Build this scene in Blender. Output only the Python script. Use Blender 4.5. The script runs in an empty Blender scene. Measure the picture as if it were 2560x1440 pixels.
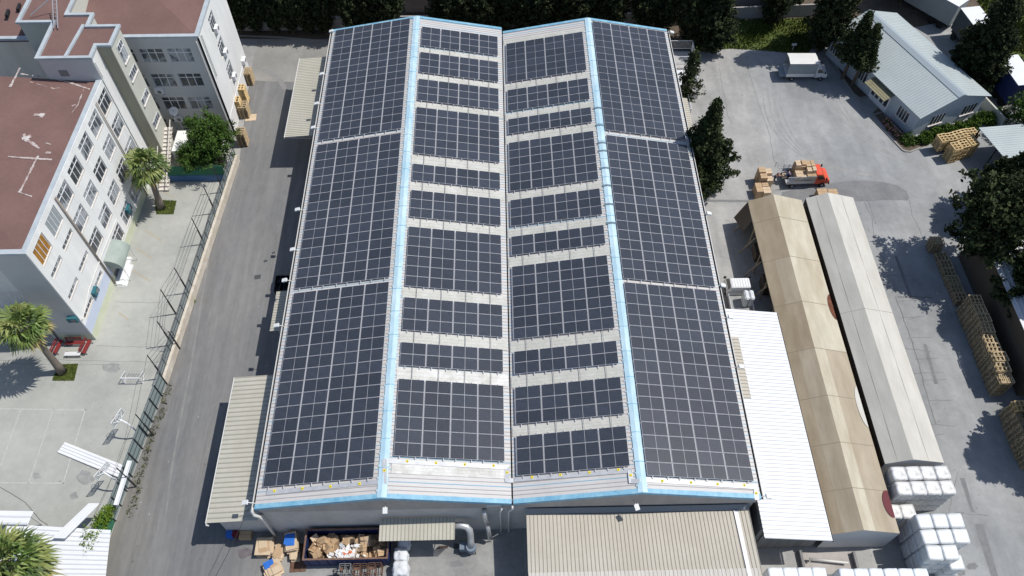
import bpy, bmesh, math, random
from mathutils import Vector, Matrix, noise
R=random.Random(7)
S=bpy.context.scene; COL=S.collection
rad=math.radians
# ---------------------------------------------------------------- camera and surveying
F=2025.0; TH=rad(55.33); PS=rad(1.19); HC=68.0
def ray(u,v):
    x=(u-1280)/F; y=-(v-720)/F
    d=(x, math.cos(TH)+y*math.sin(TH), -math.sin(TH)+y*math.cos(TH))
    c,s=math.cos(PS),math.sin(PS)
    return Vector((c*d[0]+s*d[1], -s*d[0]+c*d[1], d[2]))
O=Vector((0,0,HC))
def G(u,v,z=0.0):
    d=ray(u,v); return O+d*((z-HC)/d.z)
def GX(u,v,x):
    d=ray(u,v); return O+d*(x/d.x)
def GY(u,v,y):
    d=ray(u,v); return O+d*(y/d.y)
def GL(u,v,a,b):
    "hit on the vertical plane through ground points a,b -> (distance along, z)"
    a=Vector(a[:2]);b=Vector(b[:2]);t=(b-a).normalized();n=Vector((-t.y,t.x))
    d=ray(u,v);k=(a-Vector((0,0))).dot(n)/Vector((d.x,d.y)).dot(n)
    p=O+d*k; return (Vector((p.x,p.y))-a).dot(t), p.z
def HT(b,t,zb=0.0):
    B=G(b[0],b[1],zb); best=(9e9,0)
    z=zb
    while z<30:
        p=G(t[0],t[1],z); e=(p.x-B.x)**2+(p.y-B.y)**2
        if e<best[0]: best=(e,z)
        z+=.05
    return best[1]
cam=bpy.data.cameras.new('camera'); co=bpy.data.objects.new('camera',cam); COL.objects.link(co)
co.location=O; co.rotation_euler=(rad(90)-TH,0,-PS)
cam.sensor_width=36; cam.lens=36*F/2560; cam.clip_end=2000; cam.clip_start=.5
S.camera=co
# ---------------------------------------------------------------- light
W=bpy.data.worlds.new('World'); S.world=W; W.use_nodes=True
sv=Vector((.58,.09,1)).normalized()
el=math.asin(sv.z); az=math.atan2(sv.x,sv.y)
nt=W.node_tree; sk=nt.nodes.new('ShaderNodeTexSky'); sk.sky_type='NISHITA'; sk.sun_disc=False
sk.sun_elevation=el; sk.sun_rotation=az; sk.altitude=50; sk.air_density=1.0; sk.dust_density=.8
bg=nt.nodes['Background']; bg.inputs[1].default_value=.118; nt.links.new(sk.outputs[0],bg.inputs[0])
sl=bpy.data.lights.new('sun','SUN'); sl.energy=4.2; sl.angle=rad(.5); sl.color=(1,.965,.91)
so=bpy.data.objects.new('sun',sl); COL.objects.link(so); so.rotation_euler=sv.to_track_quat('Z','Y').to_euler(); so.location=(30,10,120)
S.view_settings.view_transform='Standard'; S.view_settings.look='None'; S.view_settings.exposure=0; S.view_settings.gamma=1
# ---------------------------------------------------------------- materials
MATS={}
def mat(name,col,rough=.8,col2=None,scale=.3,amt=None,metal=0,spec=.3,detail=4,fine=None,bump=0,island=0,stretch=None,ramp=(.35,.65)):
    if name in MATS: return MATS[name]
    m=bpy.data.materials.new(name); m.use_nodes=True; n=m.node_tree; L=n.links.new
    b=n.nodes['Principled BSDF']; b.inputs['Roughness'].default_value=rough; b.inputs['Metallic'].default_value=metal
    b.inputs['Specular IOR Level'].default_value=spec
    c4=lambda c:(c[0],c[1],c[2],1)
    tc=n.nodes.new('ShaderNodeTexCoord'); src=tc.outputs['Object']
    if stretch:
        mp=n.nodes.new('ShaderNodeMapping'); mp.inputs['Scale'].default_value=stretch; L(src,mp.inputs[0]); src=mp.outputs[0]
    out=None
    if col2 is not None:
        t=n.nodes.new('ShaderNodeTexNoise'); t.inputs['Scale'].default_value=scale; t.inputs['Detail'].default_value=detail; t.inputs['Roughness'].default_value=.6; L(src,t.inputs['Vector'])
        r=n.nodes.new('ShaderNodeValToRGB'); r.color_ramp.elements[0].position=ramp[0]; r.color_ramp.elements[1].position=ramp[1]
        r.color_ramp.elements[0].color=c4(col); r.color_ramp.elements[1].color=c4(col2); L(t.outputs['Fac'],r.inputs[0]); out=r.outputs[0]
    if fine:
        t=n.nodes.new('ShaderNodeTexNoise'); t.inputs['Scale'].default_value=fine[0]; t.inputs['Detail'].default_value=5; t.inputs['Roughness'].default_value=.7; L(src,t.inputs['Vector'])
        r=n.nodes.new('ShaderNodeMapRange'); r.inputs['From Min'].default_value=.3; r.inputs['From Max'].default_value=.7; r.inputs['To Min'].default_value=1-fine[1]; r.inputs['To Max'].default_value=1+fine[1]; L(t.outputs['Fac'],r.inputs['Value'])
        mx=n.nodes.new('ShaderNodeVectorMath'); mx.operation='SCALE'
        if out is None: mx.inputs[0].default_value=col
        else: L(out,mx.inputs[0])
        L(r.outputs[0],mx.inputs['Scale']); out=mx.outputs[0]
    if island:
        g=n.nodes.new('ShaderNodeNewGeometry'); r=n.nodes.new('ShaderNodeMapRange'); r.inputs['To Min'].default_value=1-island; r.inputs['To Max'].default_value=1+island; L(g.outputs['Random Per Island'],r.inputs['Value'])
        mx=n.nodes.new('ShaderNodeVectorMath'); mx.operation='SCALE'
        if out is None: mx.inputs[0].default_value=col
        else: L(out,mx.inputs[0])
        L(r.outputs[0],mx.inputs['Scale']); out=mx.outputs[0]
    if out is None: b.inputs['Base Color'].default_value=c4(col)
    else: L(out,b.inputs['Base Color'])
    if bump:
        t=n.nodes.new('ShaderNodeTexNoise'); t.inputs['Scale'].default_value=bump; t.inputs['Detail'].default_value=3; L(src,t.inputs['Vector'])
        bp=n.nodes.new('ShaderNodeBump'); bp.inputs['Strength'].default_value=.35; bp.inputs['Distance'].default_value=.05; L(t.outputs['Fac'],bp.inputs['Height']); L(bp.outputs[0],b.inputs['Normal'])
    MATS[name]=m; return m
M=mat
conc=M('yard_concrete',(.27,.268,.26),.9,(.37,.362,.345),.11,fine=(1.1,.10),bump=2.5,detail=6)
m_as=M('asphalt',(.155,.156,.158),.92,(.20,.197,.191),.16,fine=(1.7,.09),detail=7,stretch=(1,.45,1))
def groundtint(m,kind):
    n=m.node_tree; L=n.links.new; b=n.nodes['Principled BSDF']; src=b.inputs['Base Color'].links[0].from_socket
    tc=n.nodes.new('ShaderNodeTexCoord'); sp=n.nodes.new('ShaderNodeSeparateXYZ'); L(tc.outputs['Object'],sp.inputs[0])
    nz=n.nodes.new('ShaderNodeTexNoise'); nz.inputs['Scale'].default_value=.35; nz.inputs['Detail'].default_value=6; L(tc.outputs['Object'],nz.inputs['Vector'])
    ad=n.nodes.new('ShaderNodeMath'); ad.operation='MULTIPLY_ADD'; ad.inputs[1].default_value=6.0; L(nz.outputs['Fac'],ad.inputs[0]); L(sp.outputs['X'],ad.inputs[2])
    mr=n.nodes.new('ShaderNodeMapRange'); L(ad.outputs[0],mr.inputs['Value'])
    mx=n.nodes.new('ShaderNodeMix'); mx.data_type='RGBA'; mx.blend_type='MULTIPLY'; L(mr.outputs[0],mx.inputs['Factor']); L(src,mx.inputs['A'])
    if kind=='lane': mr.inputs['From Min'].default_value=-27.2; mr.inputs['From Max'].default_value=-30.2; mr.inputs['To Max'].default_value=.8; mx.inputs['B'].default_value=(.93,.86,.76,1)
    else: mr.inputs['From Min'].default_value=33; mr.inputs['From Max'].default_value=37; mr.inputs['To Max'].default_value=1; mx.inputs['B'].default_value=(.87,.90,.935,1)
    # small scattered oil spots and grit
    vz=n.nodes.new('ShaderNodeTexNoise'); vz.inputs['Scale'].default_value=1.7; vz.inputs['Detail'].default_value=2; L(tc.outputs['Object'],vz.inputs['Vector'])
    vr=n.nodes.new('ShaderNodeMapRange'); vr.inputs['From Min'].default_value=.70; vr.inputs['From Max'].default_value=.76; vr.inputs['To Max'].default_value=.55; L(vz.outputs['Fac'],vr.inputs['Value'])
    m0=n.nodes.new('ShaderNodeMix'); m0.data_type='RGBA'; m0.blend_type='MULTIPLY'; m0.inputs['B'].default_value=(.55,.55,.57,1); L(vr.outputs[0],m0.inputs['Factor']); L(mx.outputs['Result'],m0.inputs['A']); mx=m0
    # swirling tyre marks
    wv=n.nodes.new('ShaderNodeTexNoise'); mp=n.nodes.new('ShaderNodeMapping'); L(tc.outputs['Object'],mp.inputs[0])
    mp.inputs['Scale'].default_value=(1.4,.07,1) if kind=='lane' else (.5,.12,1); mp.inputs['Rotation'].default_value=(0,0,.03 if kind=='lane' else .5); L(mp.outputs[0],wv.inputs['Vector']); wv.inputs['Scale'].default_value=1.3; wv.inputs['Detail'].default_value=4; wv.inputs['Distortion'].default_value=.6
    m2=n.nodes.new('ShaderNodeMapRange'); m2.inputs['From Min'].default_value=.35; m2.inputs['From Max'].default_value=.65; m2.inputs['To Min'].default_value=.91; m2.inputs['To Max'].default_value=1.08; L(wv.outputs['Fac'],m2.inputs['Value'])
    sc=n.nodes.new('ShaderNodeVectorMath'); sc.operation='SCALE'; L(mx.outputs['Result'],sc.inputs[0]); L(m2.outputs[0],sc.inputs['Scale']); L(sc.outputs[0],b.inputs['Base Color'])
groundtint(conc,'yard'); groundtint(m_as,'lane')
m_pale=M('pale_concrete',(.22,.215,.2),.9,(.29,.28,.26),.2,fine=(2,.08))
m_school=M('schoolyard_concrete',(.31,.315,.29),.9,(.40,.40,.365),.14,fine=(1.3,.07),detail=6)
m_front=M('dock_concrete',(.2,.2,.195),.9,(.3,.298,.285),.35,fine=(3,.1))
m_patch=M('asphalt_patch',(.17,.172,.175),.95,(.215,.215,.215),.6,fine=(3,.1))
m_dark=M('wet_stain',(.22,.225,.22),.85,(.32,.32,.30),1.6)
m_grass=M('grass_base',(.05,.075,.015),.95,(.10,.12,.03),.5,fine=(4,.3))
m_dirt=M('dirt',(.09,.07,.05),.95,(.13,.10,.075),.6,fine=(3,.2))
m_roof=M('roof_sheet',(.49,.475,.46),.55,(.55,.535,.515),.4,fine=(3,.03),spec=.4,island=.025)
m_blue=M('blue_flashing',(.15,.35,.49),.5,(.25,.46,.58),1.6,spec=.4,fine=(5,.1),island=.04)
m_ridge=M('pale_blue_ridge',(.36,.53,.62),.5,(.50,.64,.70),1.1,spec=.4,fine=(4,.07),stretch=(1,.35,1),island=.03)
m_blue2=M('blue_seam',(.2,.38,.50),.5)
m_sky=M('skylight_sheet',(.44,.435,.39),.6,(.54,.535,.49),.9,fine=(5,.1),ramp=(.3,.7))
m_skyw=M('bleached_skylight',(.48,.47,.43),.6,(.66,.65,.62),.9,fine=(5,.1))
m_cell=M('solar_cell',(.029,.034,.047),.28,(.040,.045,.058),1.5,spec=.42)
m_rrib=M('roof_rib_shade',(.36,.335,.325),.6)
m_fr=M('aluminium_frame',(.54,.54,.56),.45)
m_alu=M('galvanised_steel',(.5,.51,.52),.4,metal=.45)
m_tray=M('cable_tray_steel',(.46,.47,.48),.45,(.56,.57,.58),2,metal=.3)
m_yel=M('yellow_sticker',(.75,.62,.03),.6)
m_blk=M('black_print',(.01,.01,.01),.6)
m_wall=M('grey_render',(.34,.315,.295),.9,(.41,.38,.355),.5,fine=(2.5,.06),stretch=(1,1,.35))
m_wallL=M('light_grey_render',(.46,.44,.42),.9,(.52,.50,.48),.5,fine=(2,.05))
m_cream=M('cream_sheet',(.42,.40,.335),.6,(.47,.45,.385),.4,fine=(2,.04),spec=.35)
m_beige=M('beige_sheet',(.43,.395,.33),.6,(.48,.445,.38),.3,fine=(2,.04),spec=.35)
m_white=M('white_sheet',(.68,.69,.70),.45,(.74,.74,.745),.5,spec=.4)
m_rib=M('white_sheet_rib_shade',(.56,.57,.59),.5)  # rib shading put into the colour, greyer than the white sheet
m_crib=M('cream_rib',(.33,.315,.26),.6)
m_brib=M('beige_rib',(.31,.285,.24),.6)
m_wht=M('white_paint',(.7,.71,.71),.6,(.76,.76,.76),1)
m_line=M('white_line_paint',(.5,.51,.48),.9,(.38,.39,.36),3)
m_oline=M('orange_line_paint',(.42,.30,.16),.9,(.36,.33,.26),2.5)
m_gut=M('pvc_white',(.62,.61,.58),.5)
m_rust=M('rusty_steel',(.10,.045,.025),.8,(.16,.10,.07),3,fine=(6,.2))
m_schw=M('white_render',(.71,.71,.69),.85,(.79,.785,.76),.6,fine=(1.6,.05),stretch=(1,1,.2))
m_schb=M('beige_render',(.50,.50,.44),.85,(.55,.55,.49),.3)
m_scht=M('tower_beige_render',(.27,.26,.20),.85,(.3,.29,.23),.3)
m_schsh=M('shaded_white_render',(.48,.48,.48),.85,(.53,.53,.53),.3)  # white school render with the shade of its sunless sides put into the colour
m_band=M('pale_green_base',(.52,.55,.40),.85,(.58,.61,.47),.5)
m_bband=M('pale_blue_band',(.5,.56,.68),.85,(.55,.6,.7),.5)
m_red=M('red_roof_felt',(.15,.088,.077),.9,(.185,.11,.096),.22,fine=(3,.07),detail=6)
m_coat=M('peeling_white',(.55,.52,.5),.9,(.3,.2,.18),3)
m_par=M('grey_coping',(.36,.40,.43),.7,(.44,.48,.5),1)
m_gl=M('window_glass',(.03,.035,.045),.12,(.09,.095,.1),.9,spec=.6)
m_cur=M('curtained_glass',(.34,.36,.38),.3,(.08,.09,.105),.7,spec=.5,ramp=(.45,.55))
m_win=M('white_window_frame',(.72,.73,.74),.5)
m_sill=M('pale_sill',(.62,.58,.53),.7)
m_org=M('orange_curtain',(.42,.2,.03),.7,(.25,.12,.03),1.5)
m_green=M('green_awning',(.27,.32,.285),.7,(.33,.37,.34),1)
m_teal=M('teal_steel',(.03,.13,.16),.6)
m_fence=M('teal_grey_sheet',(.21,.27,.27),.7,(.26,.31,.305),.8)
m_gfence=M('green_mesh_sheet',(.03,.14,.075),.8,(.045,.17,.10),1.2)
m_cap=M('cream_wall_render',(.50,.44,.35),.9,(.62,.57,.49),1.1,fine=(4,.12))
m_post=M('dark_post',(.04,.04,.045),.6)
m_wire=M('dark_wire',(.03,.03,.03),.7)
m_tb=M('tent_brown',(.285,.225,.15),.7,(.355,.295,.21),.7,fine=(1.5,.09),stretch=(1,.25,1),bump=.9)
m_tb2=M('tent_tan_panel',(.32,.265,.19),.7,(.39,.335,.25),.7,fine=(1.5,.09),stretch=(1,.25,1),bump=.9)
m_tb3=M('tent_cream_panel',(.40,.35,.255),.7,(.49,.45,.355),.7,fine=(1.5,.09),stretch=(1,.25,1),bump=.9)
m_tg=M('tent_beige',(.42,.405,.36),.7,(.475,.46,.415),.6,fine=(1.2,.05),stretch=(1,.25,1),bump=.9)
m_tg2=M('tent_pale_beige',(.48,.46,.41),.7,(.54,.52,.47),.6,fine=(1.2,.05),stretch=(1,.25,1),bump=.9)
m_tend=M('tent_gable_grey',(.56,.56,.55),.7)
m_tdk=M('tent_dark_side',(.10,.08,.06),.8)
m_seam=M('tent_seam',(.29,.24,.175),.8)
m_rp=M('rust_patch',(.10,.03,.015),.8,(.16,.06,.03),2)
m_mar=M('maroon_patch',(.13,.035,.04),.8)
m_house=M('house_render',(.40,.45,.50),.85,(.44,.49,.53),.4)
m_hroof=M('pale_metal_roof',(.37,.415,.415),.5,(.42,.465,.46),.4,spec=.4)
m_pal=M('new_pallet_wood',(.50,.36,.17),.8,(.60,.45,.24),2,fine=(8,.1),island=.12)
m_pal2=M('weathered_pallet_wood',(.34,.26,.15),.85,(.46,.36,.23),2,fine=(8,.12),island=.15)
m_card=M('cardboard',(.42,.29,.17),.85,(.49,.35,.22),1.5,island=.06)
m_card2=M('pale_cardboard',(.52,.40,.27),.85,(.6,.47,.33),1.5,island=.06)
m_tape=M('parcel_tape',(.33,.22,.12),.6)
m_bluec=M('blue_board',(.02,.12,.45),.6,(.03,.16,.55),2)
m_nav=M('navy_steel',(.012,.022,.09),.6,(.02,.035,.12),2)
m_rim=M('rusty_rim',(.14,.08,.06),.8,(.2,.13,.1),3)
m_pap=M('white_paper',(.7,.7,.7),.7,island=.1)
m_bag=M('white_woven_bag',(.56,.58,.6),.7,(.66,.67,.68),3,bump=4)
m_bale=M('white_wrap',(.54,.57,.58),.35,(.69,.70,.705),2.2,spec=.5,bump=4)
m_bale2=M('white_wrap_crumpled',(.46,.45,.43),.4,(.70,.70,.69),3.2,spec=.5,bump=5)
m_strap=M('grey_strap',(.2,.2,.2),.6)
m_trk=M('truck_white',(.7,.7,.69),.35,spec=.5)
m_tarp=M('grey_tarpaulin',(.27,.30,.31),.7,(.31,.34,.35),1)
m_tarpw=M('white_tarpaulin',(.62,.61,.58),.6,(.68,.67,.64),1)
m_tred=M('truck_red',(.62,.075,.03),.35,(.68,.1,.045),2,spec=.5)
m_tyre=M('tyre',(.02,.02,.02),.9)
m_hub=M('wheel_hub',(.25,.25,.25),.5)
m_dk=M('dark_underbody',(.02,.02,.022),.8)
m_glass=M('car_glass',(.02,.022,.026),.1,spec=.7)
m_lampw=M('lamp_housing',(.66,.67,.66),.5)
m_lens=M('lamp_lens',(.3,.32,.34),.2)
m_bark=M('bark',(.10,.075,.05),.95,(.15,.115,.08),2)
m_pbark=M('palm_bark',(.15,.125,.10),.95,(.21,.18,.15),3,stretch=(1,1,4))
m_con=M('conifer_leaf',(.021,.033,.012),.8,(.055,.07,.028),.6,island=.45,spec=.15)
m_con2=M('cypress_leaf',(.018,.027,.011),.8,(.043,.054,.023),.6,island=.45,spec=.15)
m_leaf=M('broad_leaf',(.035,.075,.012),.7,(.07,.125,.022),.6,island=.4,spec=.2)
m_bush=M('hedge_leaf',(.045,.09,.01),.7,(.085,.14,.02),.8,island=.4,spec=.2)
m_vine=M('vine_leaf',(.09,.16,.015),.7,(.15,.22,.03),.8,island=.35,spec=.2)
m_palm=M('palm_leaf',(.09,.15,.03),.6,(.17,.21,.06),.5,island=.35,spec=.3)
m_palm2=M('palm_leaf_yellow',(.15,.19,.045),.6,(.24,.26,.09),.5,island=.2,spec=.3)
m_palm3=M('palm_leaf_dark',(.05,.09,.02),.6,(.09,.13,.04),.5,island=.2,spec=.3)
m_palmd=M('dry_palm_leaf',(.28,.24,.08),.7,(.35,.28,.1),1,island=.3)
m_flw=M('pink_blossom',(.55,.25,.25),.7,island=.3)
m_flww=M('white_blossom',(.6,.57,.5),.7,island=.2)
m_blade=M('grass_blade',(.07,.10,.015),.8,(.12,.15,.03),.4,island=.4)
m_brick=M('old_brick',(.2,.12,.08),.9,(.26,.18,.13),2)
m_skin=M('skin',(.35,.2,.13),.6)
m_hair=M('dark_hair',(.015,.012,.01),.7)
m_navc=M('navy_cloth',(.012,.018,.045),.85)
m_bluc=M('blue_cloth',(.05,.09,.22),.85)
m_bench=M('red_bench_paint',(.22,.03,.03),.6)
n_=m_cell.node_tree; oi=n_.nodes.new('ShaderNodeObjectInfo'); b_=n_.nodes['Principled BSDF']; sr=b_.inputs['Base Color'].links[0].from_socket  # glare differing from panel to panel, put into the cell colour
mr_=n_.nodes.new('ShaderNodeMapRange'); mr_.inputs['To Min'].default_value=.82; mr_.inputs['To Max'].default_value=1.22; n_.links.new(oi.outputs['Random'],mr_.inputs['Value'])
sc_=n_.nodes.new('ShaderNodeVectorMath'); sc_.operation='SCALE'; n_.links.new(sr,sc_.inputs[0]); n_.links.new(mr_.outputs[0],sc_.inputs['Scale']); n_.links.new(sc_.outputs[0],b_.inputs['Base Color'])
# ---------------------------------------------------------------- mesh helper
def mw(o):
    m=o.matrix_basis.copy()
    return m if o.parent is None else mw(o.parent)@m
class MB:
    def __init__(s): s.v=[]; s.f=[]; s.m=[]; s.sm=False
    def add(s,vs,fs,mi=0,X=None):
        b=len(s.v)
        for p in vs:
            p=Vector(p); s.v.append(X@p if X is not None else p)
        for q in fs: s.f.append(tuple(b+i for i in q)); s.m.append(mi)
        return s
    def box(s,a,b,mi=0,X=None):
        x0,y0,z0=a;x1,y1,z1=b
        return s.add([(x0,y0,z0),(x1,y0,z0),(x1,y1,z0),(x0,y1,z0),(x0,y0,z1),(x1,y0,z1),(x1,y1,z1),(x0,y1,z1)],
          [(0,3,2,1),(4,5,6,7),(0,1,5,4),(1,2,6,5),(2,3,7,6),(3,0,4,7)],mi,X)
    def cbox(s,c,d,mi=0,rz=0,X=None):
        T=Matrix.Translation(Vector(c))@Matrix.Rotation(rz,4,'Z')
        if X is not None: T=X@T
        return s.box((-d[0]/2,-d[1]/2,-d[2]/2),(d[0]/2,d[1]/2,d[2]/2),mi,T)
    def bar(s,a,b,w,h=None,mi=0):
        a=Vector(a);b=Vector(b);h=h or w; d=b-a; L=d.length
        if L<1e-6: return s
        z=d/L; up=Vector((0,0,1)) if abs(z.z)<.95 else Vector((0,1,0))
        x=up.cross(z).normalized(); y=z.cross(x)
        T=Matrix((( x.x,y.x,z.x,a.x),(x.y,y.y,z.y,a.y),(x.z,y.z,z.z,a.z),(0,0,0,1)))
        return s.box((-w/2,-h/2,0),(w/2,h/2,L),mi,T)
    def tube(s,pts,r,n=8,mi=0,cap=True):
        pts=[Vector(p) for p in pts]; rs=r if isinstance(r,(list,tuple)) else [r]*len(pts); b=len(s.v)
        px=None
        for i,p in enumerate(pts):
            d=(pts[min(i+1,len(pts)-1)]-pts[max(i-1,0)]).normalized()
            if px is None:
                up=Vector((0,0,1)) if abs(d.z)<.9 else Vector((1,0,0)); px=up.cross(d).normalized()
            else: px=(px-d*px.dot(d)).normalized()
            py=d.cross(px)
            for k in range(n):
                t=2*math.pi*k/n; s.v.append(p+(px*math.cos(t)+py*math.sin(t))*rs[i])
        for i in range(len(pts)-1):
            for k in range(n):
                k2=(k+1)%n; s.f.append((b+i*n+k,b+i*n+k2,b+(i+1)*n+k2,b+(i+1)*n+k)); s.m.append(mi)
        if cap:
            s.f.append(tuple(b+k for k in range(n))[::-1]); s.m.append(mi)
            e=b+(len(pts)-1)*n; s.f.append(tuple(e+k for k in range(n))); s.m.append(mi)
        return s
    def prism(s,poly,z0,z1,mi=0,X=None,top=None):
        n=len(poly); vs=[(p[0],p[1],z0) for p in poly]+[(p[0],p[1],z1) for p in poly]
        ar=sum(poly[i][0]*poly[(i+1)%n][1]-poly[(i+1)%n][0]*poly[i][1] for i in range(n))
        if ar<0: poly=poly[::-1]; vs=[(p[0],p[1],z0) for p in poly]+[(p[0],p[1],z1) for p in poly]
        s.add(vs,[tuple(range(n))[::-1]],mi,X); s.f.pop(); s.m.pop(); b=len(s.v)-2*n
        s.f.append(tuple(b+i for i in range(n))[::-1]); s.m.append(mi)
        s.f.append(tuple(b+n+i for i in range(n))); s.m.append(mi if top is None else top)
        for i in range(n):
            j=(i+1)%n; s.f.append((b+i,b+j,b+n+j,b+n+i)); s.m.append(mi)
        return s
    def sheet(s,A,B,C,D,th=.03,mi=0):
        "thin slab over the quad A B C D (counter-clockwise from above)"
        A,B,C,D=[Vector(p) for p in (A,B,C,D)]; n=(B-A).cross(D-A).normalized()*th
        return s.add([A-n,B-n,C-n,D-n,A,B,C,D],[(0,3,2,1),(4,5,6,7),(0,1,5,4),(1,2,6,5),(2,3,7,6),(3,0,4,7)],mi)
    def corr(s,A,B,C,D,pitch,h=.04,frac=.3,mi=0,th=.03,mi2=None,every=3,mi3=None):
        "profiled sheet: ribs run from edge AB to edge DC, repeated along AB"
        A,B,C,D=[Vector(p) for p in (A,B,C,D)]; nn=(B-A).cross(D-A).normalized()
        if nn.z<0: nn=-nn
        n=max(1,int((B-A).length/pitch)); b=len(s.v); k=0; row=[]
        for i in range(n):
            for (t,u) in ((0,0),(1-frac,0),(1-frac*.75,1),(1-frac*.25,1)): row.append(((i+t)/n,u))
        row.append((1,0))
        for t,u in row:
            p=A.lerp(B,t)+nn*(h*u); q=D.lerp(C,t)+nn*(h*u)
            s.v+= [p,q]
        for i in range(len(row)-1):
            rib=(i%4)>=1; mm=mi
            if mi3 is not None and rib: mm=mi3
            if mi2 is not None and rib and (i//4)%every==0: mm=mi2
            s.f.append((b+2*i,b+2*i+2,b+2*i+3,b+2*i+1)); s.m.append(mm)
        s.sheet(A-nn*.004,B-nn*.004,C-nn*.004,D-nn*.004,th,mi) if (B-A).cross(D-A).z>0 else s.sheet(B-nn*.004,A-nn*.004,D-nn*.004,C-nn*.004,th,mi)
        return s
    def mesh(s,name,mats,inv=None):
        me=bpy.data.meshes.new(name); vs=[tuple(inv@p) if inv is not None else tuple(p) for p in s.v]
        me.from_pydata(vs,[],s.f)
        for m in (mats if isinstance(mats,(list,tuple)) else [mats]): me.materials.append(m)
        me.polygons.foreach_set('material_index',s.m)
        if s.sm: me.polygons.foreach_set('use_smooth',[True]*len(s.f))
        me.update(); return me
    def build(s,name,mats,parent=None,local=False,origin=None):
        inv=None; loc=(0,0,0)
        if parent is not None and not local: inv=mw(parent).inverted()
        elif parent is None:
            if origin is None:
                xs=[p.x for p in s.v]; ys=[p.y for p in s.v]; zs=[p.z for p in s.v]
                origin=((min(xs)+max(xs))/2,(min(ys)+max(ys))/2,min(zs))
            loc=origin; inv=Matrix.Translation(-Vector(origin))
        o=bpy.data.objects.new(name,s.mesh(name,mats,inv)); COL.objects.link(o); o.parent=parent
        if parent is None: o.location=loc
        return o
def tag(o,label=None,cat=None,group=None,kind=None):
    if label: o['label']=label
    if cat: o['category']=cat
    if group: o['group']=group
    if kind: o['kind']=kind
    return o
def thing(name,label,cat,loc,rz=0,group=None):
    o=bpy.data.objects.new(name,None); COL.objects.link(o); o.location=loc; o.rotation_euler=(0,0,rz); o.empty_display_size=.3
    return tag(o,label,cat,group)
def clone(o,loc=None,rz=None,label=None,group=None,scale=None,parent=None):
    c=o.copy(); COL.objects.link(c); c.parent=parent
    if loc is not None: c.location=loc
    if rz is not None: c.rotation_euler=(0,0,rz)
    if label: c['label']=label
    if group: c['group']=group
    if scale is not None: c.scale=scale
    for ch in list(o.children): clone(ch,parent=c)
    return c
ORD=['first','second','third','fourth','fifth','sixth','seventh','eighth','ninth','tenth','eleventh','twelfth','thirteenth','fourteenth','fifteenth','sixteenth']
def L2(p,z=None): return Vector((p.x,p.y,p.z if z is None else z))
# ---------------------------------------------------------------- ground
def flat(name,pts,z,m,px=True):
    b=MB(); P=[G(u,v,0) if px else Vector((u,v,0)) for u,v in pts]
    b.add([(p.x,p.y,z) for p in P],[tuple(range(len(P)))]); o=b.build(name,m,origin=(0,0,0))
    o.data.update(); 
    if o.data.polygons[0].normal.z<0: o.data.flip_normals()
    return tag(o,kind='structure')
flat('ground',[(-400,-200),(400,-200),(400,500),(-400,500)],0,conc,False)
flat('asphalt_lane',[(-31.7,14),(-33.9,14),(-33.2,24),(-31.8,36.6),(-29.9,65.6),(-31.0,81),(-31,77),(-19.7,76.8),(-19.7,14)][1:6]+[(-30.9,79.0),(-19.4,78.2),(-19.4,14)],.004,m_as,False)
flat('schoolyard',[(-80,10),(-33.95,10),(-33.25,24),(-31.9,36.6),(-30.0,65.6),(-31.2,69.6),(-80,69.6)],.004,m_school,False)
flat('lane_end_concrete',[(-31.0,79.0),(-31.2,87.5),(-15,86.2),(-15,78.0)],.004,m_pale,False)
flat('dock_apron',[(-19.3,14),(-19.3,20.6),(-13,21.0),(-13,22.1),(1.4,22.1),(1.4,14)],.008,m_front,False)
# soil strip under the back hedge and beyond
flat('planting_soil',[(-60,87.9),(-12.6,86.4),(20,86.0),(22.5,83.6),(27,83.2),(31,84.2),(40,83.6),(42,84),(100,100),(100,140),(-60,140)],.006,m_dirt,False)
# darker patch and trench repairs in the right yard
flat('asphalt_patch',[(1955,480),(2010,470),(2080,458),(2120,452),(2165,451),(2210,455),(2245,464),(2266,478),(2273,494),(2270,501),(2215,500),(2160,503),(1950,506)],.008,m_patch)
for pts in ([(2236,640),(2243,640),(2280,742),(2273,742)],[(2308,860),(2316,860),(2345,960),(2336,960)],[(2400,1195),(2412,1195),(2432,1270),(2440,1282),(2428,1280)],[(2437,1310),(2458,1310),(2495,1440),(2478,1440)],[(2245,740),(2330,742),(2330,746),(2245,745)],[(1700,498),(1880,500),(1880,506),(1700,503)]):
    flat('trench_repair',pts,.010,m_patch)
def blob(name,u,v,ru,rv,m,z,seed=0,n=26,amp=.25):
    pts=[]
    for k in range(n):
        t=2*math.pi*k/n; q=1+amp*noise.noise(Vector((math.cos(t)*1.3+seed*7,math.sin(t)*1.3,seed)))*2
        pts.append((u+ru*q*math.cos(t),v+rv*q*math.sin(t)))
    return flat(name,pts,z,m)
blob('stain',215,1195,20,16,m_dark,.009,1); blob('stain',185,1240,11,9,m_dark,.009,2); blob('stain',92,1190,10,8,m_dark,.009,3)
blob('stain',278,918,22,12,m_dark,.009,4)
blob('stain',2430,1416,14,8,m_patch,.011,5); blob('stain',2405,1432,10,8,m_patch,.011,6); blob('stain',620,1385,0.1,.1,m_dark,.0115,7) if 0 else None
blob('stain',612,1382,20,12,M('purple_stain',(.11,.095,.105),.8,(.16,.14,.15),2),.010,8)
blob('stain',1140,1410,16,10,m_patch,.012,9); blob('stain',905,1410,12,22,m_dark,.012,10)
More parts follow.
